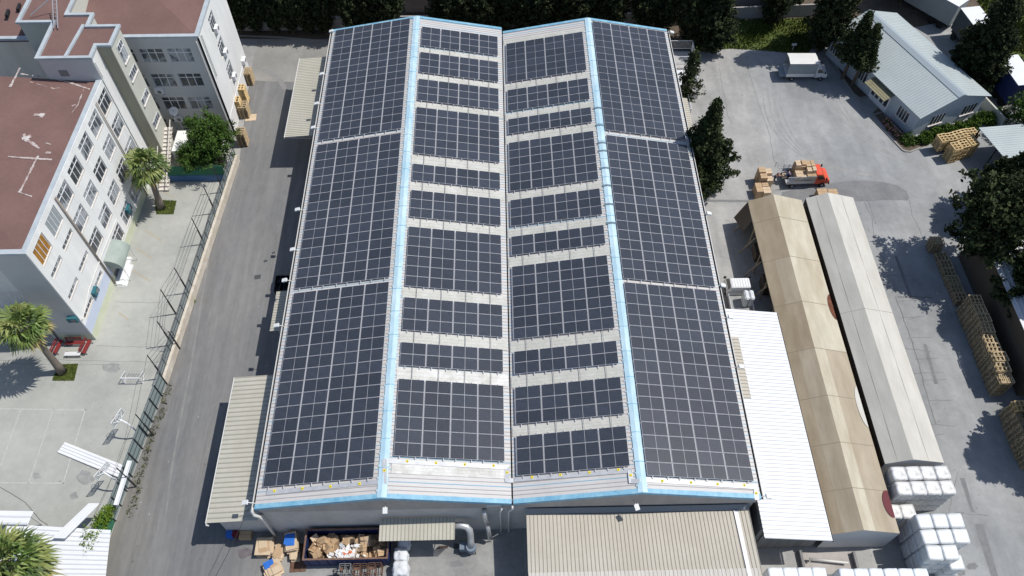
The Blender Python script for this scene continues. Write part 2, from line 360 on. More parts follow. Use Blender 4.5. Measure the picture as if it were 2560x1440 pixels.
# cracks
m_crack=M('crack',(.17,.168,.163),.95)
def crack(pts,w=.035,name='crack'):
    b=MB(); P=[G(u,v,.006) for u,v in pts]; Q=[]
    for a,c in zip(P,P[1:]):
        n=max(2,int((c-a).length/.6))
        for i in range(n):
            p=a.lerp(c,i/n); Q.append(p+Vector((R.uniform(-.06,.06),R.uniform(-.06,.06),0)))
    Q.append(P[-1]); vs=[];fs=[]
    for i,p in enumerate(Q):
        d=(Q[min(i+1,len(Q)-1)]-Q[max(i-1,0)]).normalized(); n=Vector((-d.y,d.x,0))*(w*R.uniform(.3,.6))
        vs+=[p+n+Vector((0,0,.006)),p-n+Vector((0,0,.006))]
    for i in range(len(Q)-1): fs.append((2*i,2*i+1,2*i+3,2*i+2))
    b.add(vs,fs); return tag(b.build(name,m_crack,origin=(0,0,0)),kind='structure')
for pts in ([(1798,170),(1820,290),(1830,310)],[(1866,125),(1872,180),(1900,270),(1925,340),(1935,400),(1950,425)],[(1765,190),(1800,188)],[(1700,502),(1760,500),(1800,508),(1880,503)],[(2160,505),(2180,540),(2185,610),(2200,612)],[(2272,500),(2282,540),(2310,600)],
    [(2245,755),(2330,745)],[(2260,870),(2330,880)],[(2275,935),(2360,930)],[(2300,1060),(2390,1065)],[(2270,800),(2300,790)],[(2310,1120),(2330,1090),(2360,1085)],[(2390,1280),(2470,1290)],[(2340,1190),(2350,1200),(2380,1195)],
    [(1800,640),(1830,650)],[(0,900),(130,900),(400,905)],[(0,909),(300,912)],[(560,1260),(590,1330),(600,1440)],[(340,1300),(345,1380),(330,1440)],[(395,1020),(380,1120),(385,1250),(360,1340)],[(2170,500),(2190,560)],[(2185,560),(2205,545)],[(2395,1180),(2370,1290)],[(240,865),(410,868)],[(290,755),(400,757)]):
    crack(pts)
for pts in ([(2240,745),(2260,800),(2285,870),(2310,960),(2340,1060)],):
    crack(pts,.08)
# slab joints in the right yard
for i in range(7):
    crack([(2215+18*i,690+52*i),(2275+18*i,688+52*i)],.04,'slab_joint')
# court and parking lines
def line(pts,m,w=.06,name='court_line'):
    b=MB(); P=[G(u,v,0) for u,v in pts]
    for a,c in zip(P,P[1:]):
        d=(c-a).normalized(); n=Vector((-d.y,d.x,0))*w/2
        b.add([a+n-d*w/2+Vector((0,0,.012)),a-n-d*w/2+Vector((0,0,.012)),c-n+d*w/2+Vector((0,0,.012)),c+n+d*w/2+Vector((0,0,.012))],[(0,1,2,3)])
    return tag(b.build(name,m,origin=(0,0,0)),kind='structure')
line([(-150,1020),(213,1025),(158,1208),(-150,1206)],m_line,.09); line([(133,1024),(72,1207)],m_line,.07); line([(52,1024),(0,1170),(-20,1220)],m_line,.07)
for a,c in (((365,577),(405,603)),((343,622),(378,645)),((333,677),(375,703)),((297,782),(322,800)),((380,420),(420,440)),((410,480),(435,495))):
    line([a,c],m_oline,.09,'parking_line')
# manhole covers
m_iron=M('cast_iron',(.07,.07,.072),.7)
for (u,v,w,l) in ((644,693,.9,1),(664,653,.55,2),(684,632,.5,3)):
    p=G(u,v); b=MB(); b.cbox((p.x,p.y,.014),(w*1.15,w,.02),0,.2); b.cbox((p.x,p.y,.028),(w*.7,w*.6,.012),1,.2)
    tag(b.build('manhole_cover',[m_patch,m_iron]),['large square drain cover in the lane, nearest the camera of three','square manhole cover in the lane between the other two','small dark cover in the lane beside the shadow edge'][l-1],'manhole cover')
p=G(1144,1366); b=MB(); b.cbox((p.x,p.y,.02),(.85,.62,.03),0); b.cbox((p.x,p.y,.035),(.68,.46,.03),1)
tag(b.build('floor_drain',[m_front,m_iron]),'dark square drain grate in the concrete below the metal duct','drain')
p=G(404,200); 

m_tr1=M('tyre_mark',(.245,.245,.24),.9,(.33,.325,.31),.9); m_tr2=M('dusty_track',(.24,.235,.225),.9,(.19,.188,.183),.9)
def arc(pts,w,m,z=.0075):
    P=[G(u,v) for u,v in pts]; Q=[]
    for i in range(len(P)-1):
        p0=P[max(0,i-1)];p1=P[i];p2=P[i+1];p3=P[min(len(P)-1,i+2)]
        for k in range(6):
            t=k/6; Q.append(.5*((2*p1)+(p2-p0)*t+(2*p0-5*p1+4*p2-p3)*t*t+(3*p1-p0-3*p2+p3)*t*t*t))
    Q.append(P[-1]); vs=[];fs=[]
    for i,p in enumerate(Q):
        d=(Q[min(i+1,len(Q)-1)]-Q[max(i-1,0)]).normalized(); e=min(1,i/4,(len(Q)-1-i)/4); n=Vector((-d.y,d.x,0))*w*(.15+.85*e)*R.uniform(.4,.6); vs+=[p+n+Vector((0,0,z)),p-n+Vector((0,0,z))]
    b=MB(); b.add(vs,[(2*i,2*i+1,2*i+3,2*i+2) for i in range(len(Q)-1)]); tag(b.build('tyre_track',m,origin=(0,0,0)),kind='structure')
for k in range(4): arc([(1905+k*14,230),(1925+k*14,310),(1990+k*10,380),(2090+k*8,425),(2200,435+k*4)],.16,m_tr1,.0072+.0003*k)
for k in range(3): arc([(2060+k*12,215),(2100+k*12,290),(2190+k*8,370),(2300,410+k*6)],.14,m_tr1,.0072+.0003*k)
arc([(640,168),(680,182),(705,205),(718,240)],.5,m_tr2); arc([(655,178),(690,196),(710,228)],.2,m_tr2,.008)
for k in range(3): arc([(560-k*18,520),(530-k*18,700),(500-k*20,900),(455-k*22,1150),(430-k*20,1330)],.2,m_tr2 if k==1 else M('lane_track',(.15,.15,.152),.92,(.185,.183,.178),.8),.0072+.0003*k)
# ---------------------------------------------------------------- warehouse
ZE,ZR=6.7,8.5; XL,X1,XV,X2,XR=-19.5,-9.42,.48,10.42,19.9; YF=22.05; YBL,YBR=79.75,79.0
def rz(x):
    if x<X1: return ZE+(ZR-ZE)*(x-XL)/(X1-XL)
    if x<XV: return ZR-(ZR-ZE)*(x-X1)/(XV-X1)
    if x<X2: return ZE+(ZR-ZE)*(x-XV)/(X2-XV)
    return ZR-(ZR-ZE)*(x-X2)/(XR-X2)
def RP(u,v,dz=.0):
    z=7.5
    for i in range(6):
        p=G(u,v,z+dz); z=rz(p.x)
    return G(u,v,z+dz)
wh=thing('warehouse','large grey warehouse with twin pitched roofs, blue ridge caps and solar panels','warehouse',(0.2,50,0))
for a,b,yb,nm in ((XL,X1,YBL,0),(X1,XV-.05,YBL,1),(XV+.07,X2,YBR,2),(X2,XR,YBR,3)):
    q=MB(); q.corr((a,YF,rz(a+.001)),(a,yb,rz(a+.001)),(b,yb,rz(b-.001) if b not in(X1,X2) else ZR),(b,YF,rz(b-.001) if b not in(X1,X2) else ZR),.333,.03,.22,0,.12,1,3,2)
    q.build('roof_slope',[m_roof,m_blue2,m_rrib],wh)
# walls
zb=ZE-.14
q=MB(); y=YF+.2
gpoly=[(XL+.2,0),(XR-.2,0),(XR-.2,zb),(X2,ZR-.16),(XV,zb),(X1,ZR-.16),(XL+.2,zb)]
def gable(yy,t,mi):
    b=len(q.v); n=len(gpoly)
    for d in (0,t):
        for (x,z) in gpoly: q.v.append(Vector((x,yy+d,z)))
    # split polygon in two convex-ish halves
    q.f.append(tuple(b+i for i in range(n))); q.m.append(mi); q.f.append(tuple(b+n+i for i in range(n))[::-1]); q.m.append(mi)
    for i in range(n): j=(i+1)%n; q.f.append((b+i,b+n+i,b+n+j,b+j)); q.m.append(mi)
gable(y,.2,0); q.build('front_wall',m_wallL,wh)
q=MB(); gable(YBR-.5,.2,0); q.build('back_wall',m_wallL,wh)
q=MB(); q.box((XL+.2,YF+.41,0),(XL+.4,YBR-.51,zb+.0)); q.build('side_wall',m_wallL,wh)
q=MB(); q.box((XR-.4,YF+.41,0),(XR-.2,YBR-.51,zb)); q.build('side_wall',m_wallL,wh)
# darker upper band on the front gables
q=MB()
zb1=5.55
for xa,xb,xm in ((XL+.15,XV-.02,X1),(XV+.02,XR-.15,X2)):
    b=len(q.v)
    for d in (0,.1):
        for (x,z) in ((xa,zb1),(xb,zb1),(xb,ZE-.13),(xm,ZR-.15),(xa,ZE-.13)): q.v.append(Vector((x,YF+.08+d,z)))
    q.f+= [tuple(b+i for i in range(5)),tuple(b+5+i for i in range(5))[::-1]]; q.m+=[0,0]
    for i in range(5): j=(i+1)%5; q.f.append((b+i,b+5+i,b+5+j,b+j)); q.m.append(0)
q.build('gable_band',m_wall,wh)
# flashing
for xa,xb in ((XL,X1),(X1,XV-.06),(XV+.08,X2),(X2,XR)):
    za=rz(xa+.001) if xa not in (X1,X2) else ZR; zbb=rz(xb-.001) if xb not in (X1,X2) else ZR
    for yy,s,yb in ((0,-1,1),(YF-.06,1,0)):
        if yb: y0=(YBL if xa<.3 else YBR)-.28; y1=y0+.36
        else: y0=YF-.06; y1=y0+.36
        q=MB(); q.sheet((xa,y0,za+.07),(xb,y0,zbb+.07),(xb,y1,zbb+.07),(xa,y1,za+.07),.03)
        if yb: q.build('verge_flashing',m_blue,wh)
        else:
            qf=q
    q=qf; q.sheet((xa,YF-.07,za-.30),(xb,YF-.07,zbb-.30),(xb,YF-.06,zbb+.068),(xa,YF-.06,za+.068),.02); q.build('verge_flashing',m_blue,wh)
for xm,yb in ((X1,YBL),(X2,YBR)):
    q=MB(); w=.37; n=int((yb-YF)/2.4)
    for i in range(n):
        a=YF+(yb-YF)*i/n; b=YF+(yb-YF)*(i+1)/n; k=.002*(i%2)
        q.sheet((xm-w,a,rz(xm-w)+.085+k),(xm,a,ZR+.09+k),(xm,b,ZR+.09+k),(xm-w,b,rz(xm-w)+.085+k),.03)
        q.sheet((xm,a,ZR+.09+k),(xm+w,a,rz(xm+w)+.085+k),(xm+w,b,rz(xm+w)+.085+k),(xm,b,ZR+.09+k),.03)
    for i in range(1,n):
        a=YF+(yb-YF)*i/n; q.sheet((xm-w,a-.03,rz(xm-w)+.1),(xm,a-.03,ZR+.105),(xm,a+.03,ZR+.105),(xm-w,a+.03,rz(xm-w)+.1),.02,1); q.sheet((xm,a-.03,ZR+.105),(xm+w,a-.03,rz(xm+w)+.1),(xm+w,a+.03,rz(xm+w)+.1),(xm,a+.03,ZR+.105),.02,1)
    # notched filler tabs
    for i in range(int((yb-YF)/1.0)):
        a=YF+.5+i*1.0
        for s in (-1,1):
            x=xm+s*w; q.sheet((min(x,x+s*.1),a,rz(x+s*.05)+.075),(max(x,x+s*.1),a,rz(x+s*.05)+.075),(max(x,x+s*.1),a+.12,rz(x+s*.05)+.075),(min(x,x+s*.1),a+.12,rz(x+s*.05)+.075),.03)
    q.build('ridge_cap',[m_ridge,m_blue],wh)
for u,v in ((1496,271),(1501,314),(1508,358),(1512,378),(1516,421),(1521,465),(1526,512),(1530,559)):
    if v>300 or 1:
        p=G(u,v,ZR+.1); y=p.y; q=MB()
        q.sheet((X2-.5,y,rz(X2-.5)+.125),(X2,y,ZR+.125),(X2,y+.22,ZR+.125),(X2-.5,y+.22,rz(X2-.5)+.125),.02); q.sheet((X2,y,ZR+.125),(X2+.5,y,rz(X2+.5)+.125),(X2+.5,y+.22,rz(X2+.5)+.125),(X2,y+.22,ZR+.125),.02); q.build('ridge_strap',M('ridge_strap_grey',(.13,.19,.23),.7),wh)
q=MB(); q.box((XV-.05,YF+.05,ZE-.25),(XV+.07,YBR-.1,ZE-.2)); q.build('valley_gutter',m_dk,wh)
for x0,s,yb in ((XL,-1,YBL),(XR,1,YBR)):
    q=MB(); q.box((min(x0+s*.03,x0+s*.22),YF,ZE-.24),(max(x0+s*.03,x0+s*.22),yb-.1,ZE-.22),0)
    q.box((min(x0+s*.18,x0+s*.24),YF,ZE-.24),(max(x0+s*.18,x0+s*.24),yb-.1,ZE-.05),1)
    q.build('gutter',[m_dk,m_gut],wh)
q=MB(); q.tube([(XV,YF-.1,6.4),(XV,YF-.22,6.2),(XV-.05,YF-.15,5.7),(XV-.28,YF-.12,5.2),(XV-.3,YF-.1,.1)],.09,8); q.sm=True; q.build('downpipe',m_gut,wh)
q=MB(); q.tube([(XV-.85,YF+.1,6.0),(XV-.85,YF-.2,5.9),(XV-.95,YF-.12,5.3),(XV-.95,YF-.1,.1)],.08,8); q.sm=True; q.build('downpipe',m_gut,wh)
q=MB(); q.tube([(XL-.12,YF+.1,6.55),(XL-.25,YF-.1,6.4),(XL-.2,YF-.25,5.9),(XL+.1,YF-.22,5.5),(XL+.15,YF-.15,4.6),(XL+.15,YF-.12,.2)],[.13]*5+[.12],9); q.sm=True; q.build('downpipe',m_gut,wh)
# windowless gable hatch, faded wall patch
q=MB(); q.box((-1.55,YF+.03,5.85),(-.35,YF+.075,6.35)); q.build('wall_panel',m_schsh,wh)
# skylights
SB=[(1052,115,1)]; 
def skyl(x0,x1,ya,yb,m,name='skylight'):
    q=MB(); xs=(x0,x1); n=5
    q.sheet((x0,ya,rz(x0)+.045),(x1,ya,rz(x1)+.045),(x1,yb,rz(x1)+.045),(x0,yb,rz(x0)+.045),.02)
    for k in (1/3,2/3):
        y=ya+(yb-ya)*k; q.sheet((x0,y-.03,rz(x0)+.06),(x1,y-.03,rz(x1)+.06),(x1,y+.03,rz(x1)+.06),(x0,y+.03,rz(x0)+.06),.015)
    q.build(name,m,wh)
gB=[(73.38,74.42),(68.95,70.0),(64.52,65.55),(56.42,57.78),(52.95,54.12),(48.4,49.5),(40.4,41.48),(35.75,36.85)]
for a,b in gB: skyl(X1+.5,XV-.12,a-.02,b+.02-.12,m_sky)
skyl(X1+.5,XV-.12,32.2,33.35,m_skyw); skyl(X1+.6,XV-.3,24.0,24.85,m_skyw)
gC=[(76.6,77.6),(68.7,69.9),(64.15,65.3),(60.65,61.85),(52.75,53.85),(48.2,49.35),(44.65,45.85),(35.5,36.65),(32.05,33.2),(27.6,28.55)]
for a,b in gC: skyl(XV+.14,X2-.5,a+.02,b-.12,m_sky)
# cables running over the skylights
for x0,w,ya,yb in ((-8.74,8.73,26,77.4),(.9,8.76,24.5,76.3)):
    q=MB()
    for k in range(4):
        x=x0+w*(k+.5)/4; q.box((x-.02,ya,rz(x)+.19),(x+.02,yb,rz(x)+.215))
    q.build('cable_run',m_strap,wh)
# ---------------------------------------------------------------- solar arrays
def panel_mesh(lx,ly):
    q=MB(); t=.035; e=.016
    q.box((0,0,0),(lx,ly,t-.006),0)
    q.box((e,e,t-.006),(lx/2-.012,ly-e,t-.003),1); q.box((lx/2+.012,e,t-.006),(lx-e,ly-e,t-.003),1)
    for a,b in (((0,0),(lx,e)),((0,ly-e),(lx,ly)),((0,e),(e,ly-e)),((lx-e,e),(lx,ly-e))): q.box((a[0],a[1],t-.006),(b[0],b[1],t),0)
    # busbar grid, fine raised lines
    for k in range(1,6):
        y=e+(ly-2*e)*k/6; q.add([(e,y-.004,t-.0025),(lx-e,y-.004,t-.0025),(lx-e,y+.004,t-.0025),(e,y+.004,t-.0025)],[(0,1,2,3)],2)
    for h in (0,1):
        x0=e if h==0 else lx/2+.012; W2=lx/2-.012-e
        for k in range(1,12):
            x=x0+W2*k/12; q.add([(x-.003,e,t-.0022),(x+.003,e,t-.0022),(x+.003,ly-e,t-.0022),(x-.003,ly-e,t-.0022)],[(0,1,2,3)],2)
    return q.mesh('solar_panel',[m_fr,m_cell,M('busbar_grey',(.10,.115,.14),.35)])
SLO={'A':(XL,X1,1),'B':(X1,XV,-1),'C':(XV,X2,1),'D':(X2,XR,-1)}
XW={'A':(-19.06,8.96),'B':(-8.76,8.74),'C':(.88,8.8),'D':(10.84,8.7)}
BL={'A':[(16,61.35,79.35),(16,42.5,60.72),(16,23.62,42.02)],
 'B':[(3,74.45,77.8),(3,70.0,73.35),(3,65.57,68.92),(6,57.82,64.5),(2,54.16,56.38),(3,49.52,52.91),(6,41.52,48.35),(3,36.9,40.32),(2,33.42,35.7),(6,25.36,32.17)],
 'C':[(6,69.95,76.5),(3,65.33,68.68),(2,61.9,64.12),(6,53.9,60.62),(3,49.42,52.72),(2,45.9,48.17),(7,36.7,44.6),(3,33.22,35.45),(3,28.57,31.98),(3,24.15,27.55)],
 'D':[(16,60.68,78.3),(16,41.9,59.95),(16,23.32,41.5)]}
BL['C'][7]=(2,33.22,35.45)
NAMES={'A':'outer slope of the left roof','B':'inner slope of the left roof','C':'inner slope of the right roof','D':'outer slope of the right roof'}
W_=['','one','two','three','four','five','six','seven']
for s,(a,b,sg) in SLO.items():
    x0,w=XW[s]; ang=math.atan2(ZR-ZE,b-a)*sg; wl=w/math.cos(ang); cp=wl/4; lx=cp-.085
    rp=sum((y1-y0) for n,y0,y1 in BL[s])/sum(n for n,_,_ in BL[s]); ly=rp-.014
    pm=panel_mesh(lx,ly); N=len(BL[s])
    railm=None
    for i,(n,y0,y1) in enumerate(BL[s]):
        big=(N==3); pos=['farthest from the camera','in the middle','nearest the camera'][i] if big else ('farthest from the camera' if i==0 else ('nearest the camera' if i==N-1 else ORD[i]+' from the far end'))
        lab=(f'sixteen-row solar array on the {NAMES[s]}, {pos}' if big else f'{W_[n]}-row solar array on the {NAMES[s]}, {pos}')
        z=rz(x0)+.20
        t=thing('solar_array',lab,'solar array',(x0,y0,z),0,'solar panel arrays on the warehouse roof'); t.rotation_euler=(0,-ang,0)
        p=(y1-y0)/n
        for r in range(n):
            for c in range(4):
                o=bpy.data.objects.new('solar_panel',pm); COL.objects.link(o); o.parent=t; o.location=(c*cp+.04,r*p+.014,.0)
        q=MB()
        for c in range(4):
            for f in (.22,.78):
                x=c*cp+cp*f; q.box((x-.025,-.22,-.05),(x+.025,n*p+.16,.0))
                for yy in (n*p*.33,n*p*.66): q.box((x-.05,yy,-.15),(x+.05,yy+.08,-.07))
        for c in range(1,4): q.box((c*cp-.02,0,.0),(c*cp+.012,n*p,.016))
        q.box((-.02,.0,-.05),(.0,n*p,.03)) if sg>0 and s in 'C' else None
        q.build('mounting_rail',m_fr,t,local=True)
# cable trays
def tray(pts,name='cable_tray',label='',st=()):
    P=[RP(u,v,.1) for u,v in pts]; q=MB()
    t=thing('cable_tray',label,'cable tray',tuple(P[0]),0,'cable trays at the front of the roof')
    for k,(a,b) in enumerate(zip(P,P[1:])):
        d=(b-a).normalized(); n=Vector((-d.y,d.x,0)).normalized()*.18; e=d*(.15 if k<len(P)-2 else 0); up=Vector((0,0,.004*k))
        q.sheet(a-n+up,b+e-n+up,b+e+n+up,a+n+up,.09) if n.y*1>=-9 else None
    q.build('tray_cover',m_tray,t)
    for (u,v) in st:
        p=RP(u,v,.12); r=MB(); r.cbox((p.x,p.y,p.z+.004),(.2,.2,.006),0); r.cbox((p.x,p.y,p.z+.01),(.10,.02,.004),1); r.cbox((p.x,p.y+.03,p.z+.01),(.06,.02,.004),1); r.cbox((p.x,p.y-.035,p.z+.01),(.13,.02,.004),1)
        r.build('warning_sticker',[m_yel,m_blk],t)
    return t
tray([(666,1232),(960,1203)],label='grey cable tray along the front edge of the left outer roof slope',st=[(686,1227),(756,1221),(826,1216),(899,1209)])
tray([(961,1209),(961,1152),(1268,1168),(1268,1201),(1284,1201)],label='shiny cable tray stepping round the bleached skylight on the left inner slope',st=[(1018,1153),(1090,1157),(1162,1161),(1234,1164),(961,1176),(1268,1181)])
tray([(1285,1199),(1575,1176),(1578,1203),(1598,1203)],label='grey cable tray below the front array of the right inner slope',st=[(1330,1193),(1401,1187),(1474,1181),(1546,1174),(1577,1188)])
tray([(1600,1198),(1889,1217),(1893,1250)],label='bright cable tray along the front of the right outer slope',st=[(1656,1202),(1728,1206),(1794,1210),(1861,1213),(1891,1233)])
# ---------------------------------------------------------------- floodlights
def flood(p,d,label,first=[None]):
    "lamp head at p, d = direction (x,y) it sticks out"
    a=math.atan2(d[1],d[0])
    if first[0] is None:
        t=thing('floodlight',label,'floodlight',p,a,'floodlights round the warehouse')
        q=MB(); q.bar((-.55,0,-.25),(0,0,0),.05); q.build('bracket',m_gut,t,local=True)
        q=MB(); X=Matrix.Rotation(rad(18),4,'Y'); q.box((-.05,-.18,-.04),(.42,.18,.1),0,X); q.box((.0,-.14,-.06),(.38,.14,-.04),1,X); q.build('lamp_head',[m_lampw,m_lens],t,local=True); first[0]=t
    else: t=clone(first[0],p,a,label)
    return t
for (u,v),lab in (((832,77),'floodlight at the far left corner of the warehouse roof'),((808,184),'floodlight on the left eave above the upper cream canopy, the farther one'),((795,258),'floodlight on the left eave above the middle of the upper cream canopy'),((787,318),'floodlight on the left eave at the near end of the upper cream canopy'),((748,523),'floodlight on the left eave beside the dark lane shadow, farther of two'),((736,623),'floodlight on the left eave beside the dark lane shadow, nearer of two'),((716,700),'floodlight on the left eave above the black crates'),((696,813),'floodlight on the left eave above the small cream canopy'),((618,1256),'floodlight at the near left corner of the warehouse roof')):
    flood(tuple(G(u,v,6.85)),(-1,0),lab)
for (u,v),lab in (((1676,80),'floodlight at the far right corner of the warehouse roof'),((1768,533),'floodlight on the right eave opposite the dark tent shadow'),((1803,713),'floodlight on the right eave beside the white flatbed truck'),((1822,792),'floodlight on the right eave over the far end of the white sheet roof'),((1848,916),'floodlight on the right eave beside the beige roof sheet'),((1916,1240),'floodlight on the right eave near the front corner')):
    flood(tuple(G(u,v,6.8)),(1,0),lab)
p=GY(963,1270,YF-.35); flood(tuple(p),(0,-1),'pale floodlight high on the left front gable')
p=GY(1590,1262,YF-.35); flood(tuple(p),(.3,-1),'pale floodlight high on the right front gable')
# ---------------------------------------------------------------- lean-to canopies and sheds
def shed(name,label,cat,x0,x1,y0,y1,zh,zl,m,ribx,pitch=.33,walls=None,hi='x1',group=None,drop=0,mi2=None,th=.03):
    "rectangular lean-to; hi= side with the higher edge; ribx True: ribs run along x"
    t=thing(name,label,cat,((x0+x1)/2,(y0+y1)/2,0),0,group)
    z={'x1':(zl,zh,zh,zl),'x0':(zh,zl,zl,zh),'y1':(zl,zl,zh,zh),'y0':(zh,zh,zl,zl)}[hi]
    A,B,C,D=(x0,y0,z[0]),(x1,y0,z[1]),(x1,y1,z[2]),(x0,y1,z[3])
    q=MB()
    if ribx: q.corr(A,D,C,B,pitch,.035,.3,0,.03,1,1)
    else: q.corr(A,B,C,D,pitch,.035,.3,0,.03,1,1)
    q.build('roof',[m,m_crib],t); return t
UL=shed('loading_canopy','cream ribbed loading canopy on the far left side of the warehouse','canopy',-23.6,-19.75,64.6,77.6,4.7,4.4,m_cream,True,.28)
for y in (64.7,68.9,73.2,77.5): 
    q=MB(); q.bar((-23.5,y,4.22),(-19.6,y,4.5),.07); q.bar((-23.5,y,4.22),(-19.6,y,3.9),.06)
    for k in range(5): q.bar((-23.5+k*.8,y,4.22-k*.065),(-23.1+k*.8,y,4.25+k*.055),.04); q.bar((-23.1+k*.8,y,4.25+k*.055),(-22.7+k*.8,y,4.16-k*.065),.04)
    q.build('truss',m_alu,UL)
q=MB(); q.box((-23.66,64.55,4.2),(-23.58,77.7,4.42)); q.build('gutter',m_gut,UL)
MC=shed('loading_canopy','small pale ribbed canopy on the left side of the warehouse beside the black crates','canopy',-21.65,-19.75,39.9,44.35,4.2,3.95,m_cream,True,.28)
q=MB(); q.box((-21.0,40.2,0),(-19.6,44,3.9)); q.build('wall',m_wallL,MC)
BLC=shed('side_annex','long cream ribbed lean-to roof at the near left corner of the warehouse','lean-to',-23.95,-19.75,21.85,35.0,4.6,4.15,m_cream,True,.42)
q=MB(); q.box((-23.5,22.45,0),(-19.35,34.6,4.05)); q.build('wall',m_wallL,BLC)
q=MB(); q.box((-24.05,21.85,3.98),(-23.97,35,4.15),0); q.tube([(-24.0,21.9,4.1),(-24.0,21.75,3.9),(-23.9,21.8,3.7)],.07,6,0); q.build('gutter',m_gut,BLC)
BC=shed('bin_canopy','small cream ribbed canopy over the skip end on the front wall','canopy',-10.2,-4.15,20.35,22.1,3.65,3.4,m_cream,False,.3,hi='y1')
q=MB()
for x in (-10.1,-7.1,-4.25): q.bar((x,20.45,3.36),(x,22.1,3.58),.06); q.bar((x,20.6,3.36),(x,22.15,2.7),.05)
q.build('bracket',m_gut,BC)
FA=thing('front_annex','wide beige ribbed roof of the lean-to in front of the right gable','lean-to',(10,19,0))
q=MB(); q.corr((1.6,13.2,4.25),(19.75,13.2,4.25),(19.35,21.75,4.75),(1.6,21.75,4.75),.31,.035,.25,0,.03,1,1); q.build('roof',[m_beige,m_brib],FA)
q=MB(); q.sheet((1.55,21.8,4.76),(19.35,21.8,4.76),(19.35,22.12,5.2),(1.55,22.12,5.2),.03); q.build('flashing',M('grey_flashing',(.2,.22,.24),.6),FA)
q=MB(); q.corr((1.62,13.2,4.30),(19.3,13.2,4.30),(19.3,17.32,4.555),(1.62,17.32,4.555),.31,.035,.25,0,.02); q.build('translucent_strip',M('pale_translucent',(.55,.53,.49),.6,(.45,.42,.37),2,stretch=(3,.2,1)),FA)
q=MB(); q.box((1.9,13.6,0),(19.6,22.2,4.2)); q.build('wall',m_wallL,FA)
q=MB(); q.sheet((18.6,13.2,4.36),(18.85,13.2,4.36),(18.45,21.75,4.86),(18.1,21.75,4.86),.03); q.build('white_trim',m_wht,FA)
WR=thing('white_shed','bright white ribbed lean-to roof along the right side of the warehouse','lean-to',(23,30,0))
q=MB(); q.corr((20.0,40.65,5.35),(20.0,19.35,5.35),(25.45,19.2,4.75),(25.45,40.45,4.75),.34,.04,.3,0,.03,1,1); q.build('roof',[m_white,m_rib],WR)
q=MB(); q.box((25.47,19.2,4.5),(25.53,40.4,4.72)); q.build('gutter',m_dk,WR)
q=MB(); q.corr((20.5,20.2,0.02),(25.3,20.2,.02),(25.3,20.2,4.5),(20.5,20.2,4.6),.3,.03,.3,0,.03); q.box((20.1,20.3,0),(25.3,40.2,4.4)); q.build('wall',M('dull_sheet',(.18,.18,.175),.7,(.26,.26,.25),1,stretch=(4,1,.3)),WR)
q=MB(); 
pA=G(1822,818,5.42);pB=G(1865,812,5.42)
q.corr((20.0,37.6,5.40),(20.0,31.4,5.40),(21.25,31.4,5.27),(21.25,37.6,5.27),.34,.035,.25,0,.012,1,1); q.build('beige_patch_sheet',[m_beige,m_brib],WR)
RC=shed('side_canopy','small cream canopy on the right side of the warehouse beside the big cypress','canopy',19.95,21.6,64.5,70.5,4.1,3.8,m_beige,True,.33,hi='x0')
# right side stair cage
CG=thing('stair_cage','white steel railed stair landing at the far right side of the warehouse','railing',(21.5,75.5,0))
q=MB(); 
def railbox(q,x0,y0,x1,y1,z0,z1,st=.14,w=.025):
    for z in (z0,z1): 
        for a,b in (((x0,y0),(x1,y0)),((x1,y0),(x1,y1)),((x1,y1),(x0,y1)),((x0,y1),(x0,y0))): q.bar((a[0],a[1],z),(b[0],b[1],z),.05)
    for a,b in (((x0,y0),(x1,y0)),((x1,y0),(x1,y1)),((x1,y1),(x0,y1)),((x0,y1),(x0,y0))):
        L=math.hypot(b[0]-a[0],b[1]-a[1]); n=max(1,int(L/st))
        for k in range(n+1): q.bar((a[0]+(b[0]-a[0])*k/n,a[1]+(b[1]-a[1])*k/n,z0),(a[0]+(b[0]-a[0])*k/n,a[1]+(b[1]-a[1])*k/n,z1),w)
railbox(q,21.0,79.2,24.2,82.2,1.4,2.6); railbox(q,20.9,74.6,24.0,78.9,.9,2.0); railbox(q,20.6,70.8,22.5,74.3,.8,1.9); q.build('rail',m_wht,CG)
q=MB(); q.box((20.8,74.5,0),(24.1,82.3,.85)); q.box((20.5,70.7,0),(22.6,74.4,.7)); q.build('landing',m_wallL,CG)
tag(MB().box((21.3,75.2,.86),(22.7,76.6,1.4)).box((21.5,76.8,.86),(23.0,78.3,1.3)).build('wrapped_bundle',m_bag),'white wrapped bundle on the landing inside the railings','bundle')
